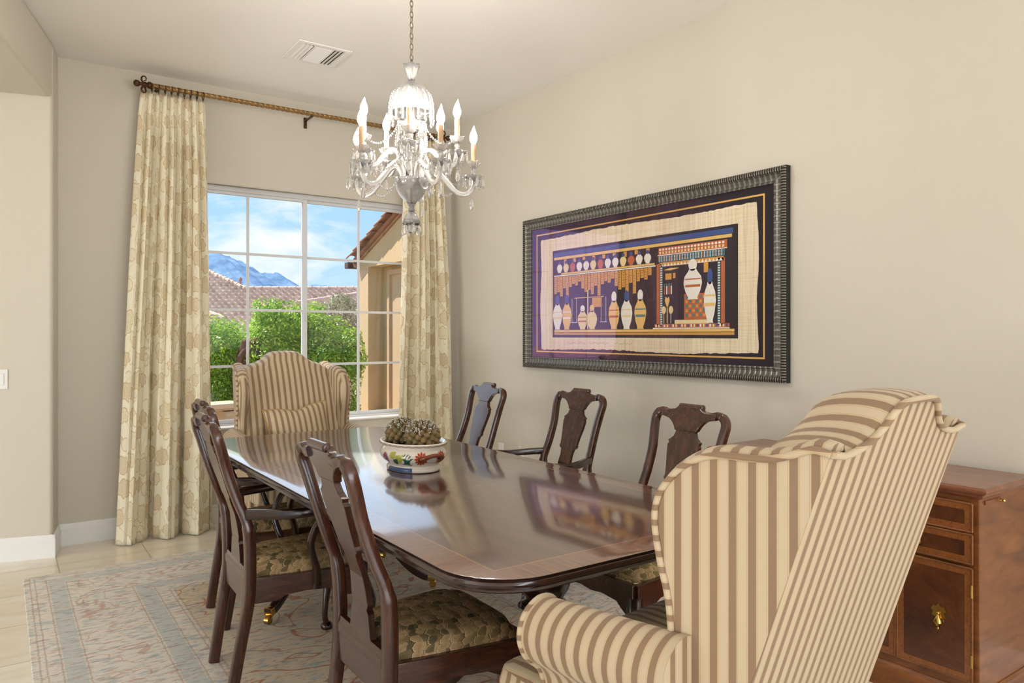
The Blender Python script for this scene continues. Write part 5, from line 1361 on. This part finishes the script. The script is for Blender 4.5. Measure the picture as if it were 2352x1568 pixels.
# neighbouring tiled roof
def make_neighbour():
    e1 = Vector((.8187, -.5743, 0)); e2 = Vector((-.5743, -.8187, 0))       # across, toward the room
    org = Vector((8.85, 32.88, 3.28)); sl = .42; t = thing('neighbour_house', 'low house with clay tile roof beyond the hedge', 'house', (org.x, org.y, -.03))
    PU, PV = .27, .36
    def pt(a, s_, h): # a across, s_ down the slope (horizontal), h normal lift
        p = e1*a+e2*s_; return (p.x, p.y, 3.31-sl*s_+h)
    def tile_h(a, s_): # S-tile profile and course step
        f = (a/PU) % 1.0; c = (s_/PV) % 1.0
        return .055*max(0, math.sin(2*PI*f))**.8-.018*max(0, -math.sin(2*PI*f))+.035*c
    def top(a): return (0.0 if a > 0 else a*.88 if a > -5 else -4.4+(-5-a)*.88)      # hip line rising to the left
    m = MB(); A0, A1 = -9.0, 8.0; na = 378; rows = 15
    for j in range(-13, rows):
        s0, s1 = j*PV, (j+1)*PV; vs = []; fs = []
        for i in range(na+1):
            a = A0+(A1-A0)*i/na; q0 = max(s0, top(a)); q1 = max(s1, top(a))
            for s_, c in ((q0, .0), (q1-.004, .97)):
                f = (a/PU+.5*(j % 1)) % 1.0; h = .085*max(0, math.sin(2*PI*f))**.7-.03*max(0, -math.sin(2*PI*f))+.11*c
                vs.append(pt(a, s_, h))
            f = (a/PU) % 1.0; vs.append(pt(a, q1, .085*max(0, math.sin(2*PI*f))**.7-.03*max(0, -math.sin(2*PI*f))-.01))
        for i in range(na):
            a = A0+(A1-A0)*(i+.5)/na
            if s1 <= top(a)+.01: continue
            fs += [(i*3, i*3+3, i*3+4, i*3+1), (i*3+1, i*3+4, i*3+5, i*3+2)]
        m.add(vs, fs)
    m.build('tile_roof', TILE, t, smooth=35)
    cap = MB()
    def caps(p, q, r=.11):
        p = Vector(p); q = Vector(q); n_ = max(1, int((q-p).length/.36)); d = (q-p)/n_
        for i in range(n_): cap.tube([p+d*i, p+d*(i+1.08)], [r*1.12, r*.92], 12)
    caps(pt(8, 0, .04), pt(0, 0, .04)); caps(pt(0, 0, .04), pt(-5, -4.4, .04)); caps(pt(-5, -4.4, .04), pt(-9, -.88, .04))
    caps(pt(5.0, .75, .06), pt(2.7, 1.75, .06)); caps(pt(-1.5, 2.1, .06), pt(.35, 3.3, .06))
    cap.build('ridge_tiles', TILE, t, smooth=50)
    v = MB(); v.lathe([(.05, -.3), (.05, .18), (.08, .20), (.08, .27), (.02, .34)], 12); v.build('roof_vent', plain('vent_clay', col(176, 120, 110), .7), t, smooth=40).location = pt(-.35, -.3, .10)
    w = MB(); a = pt(-9, 4.9, 0); b_ = pt(8, 4.9, 0); bk = e2*-6
    zt = 3.31-sl*5.2
    w.add([(a[0], a[1], -.6), (b_[0], b_[1], -.6), (b_[0], b_[1], zt), (a[0], a[1], zt), (a[0]+bk.x, a[1]+bk.y, -.6), (b_[0]+bk.x, b_[1]+bk.y, -.6), (b_[0]+bk.x, b_[1]+bk.y, zt), (a[0]+bk.x, a[1]+bk.y, zt)], [(0, 1, 2, 3), (5, 4, 7, 6), (0, 3, 7, 4), (1, 5, 6, 2), (3, 2, 6, 7)])
    w.build('wall', STUCCO, t)
make_neighbour()
# mountain range
def make_mountain():
    rnd = random.Random(21)
    R = [(-500, 215), (-200, 200), (120, 178), (250, 172), (330, 168), (366, 171), (390, 161), (418, 143), (440, 129), (455, 128), (470, 126), (488, 112), (505, 99), (522, 100), (536, 104), (550, 103), (566, 97), (580, 91), (592, 86), (600, 92), (608, 97), (640, 120), (700, 140), (900, 150), (1300, 110)]
    m = MB(); nu, nv = 420, 40
    def fn(u, v):
        x = -500+1800*u; top = lerp_tab(R, x)+1.6*math.sin(x*.11)+1.2*math.sin(x*.31+1)+.8*math.sin(x*.83)
        y0 = 1833-.70*x
        f = 1-v; y = y0-f*520
        z = top*(1-f)**1.15-30*f
        rid = math.sin(x*.05+f*5+2*math.sin(x*.021))*16+math.sin(x*.13+f*11)*7+math.sin(x*.29+f*19+3*math.sin(x*.05))*4
        z += rid*math.sin(PI*min(1, f*1.3))*.28 if f < .77 else 0
        return (x+f*60, y, z)
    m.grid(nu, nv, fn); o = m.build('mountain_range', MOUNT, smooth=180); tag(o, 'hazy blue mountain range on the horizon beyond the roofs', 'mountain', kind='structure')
make_mountain()
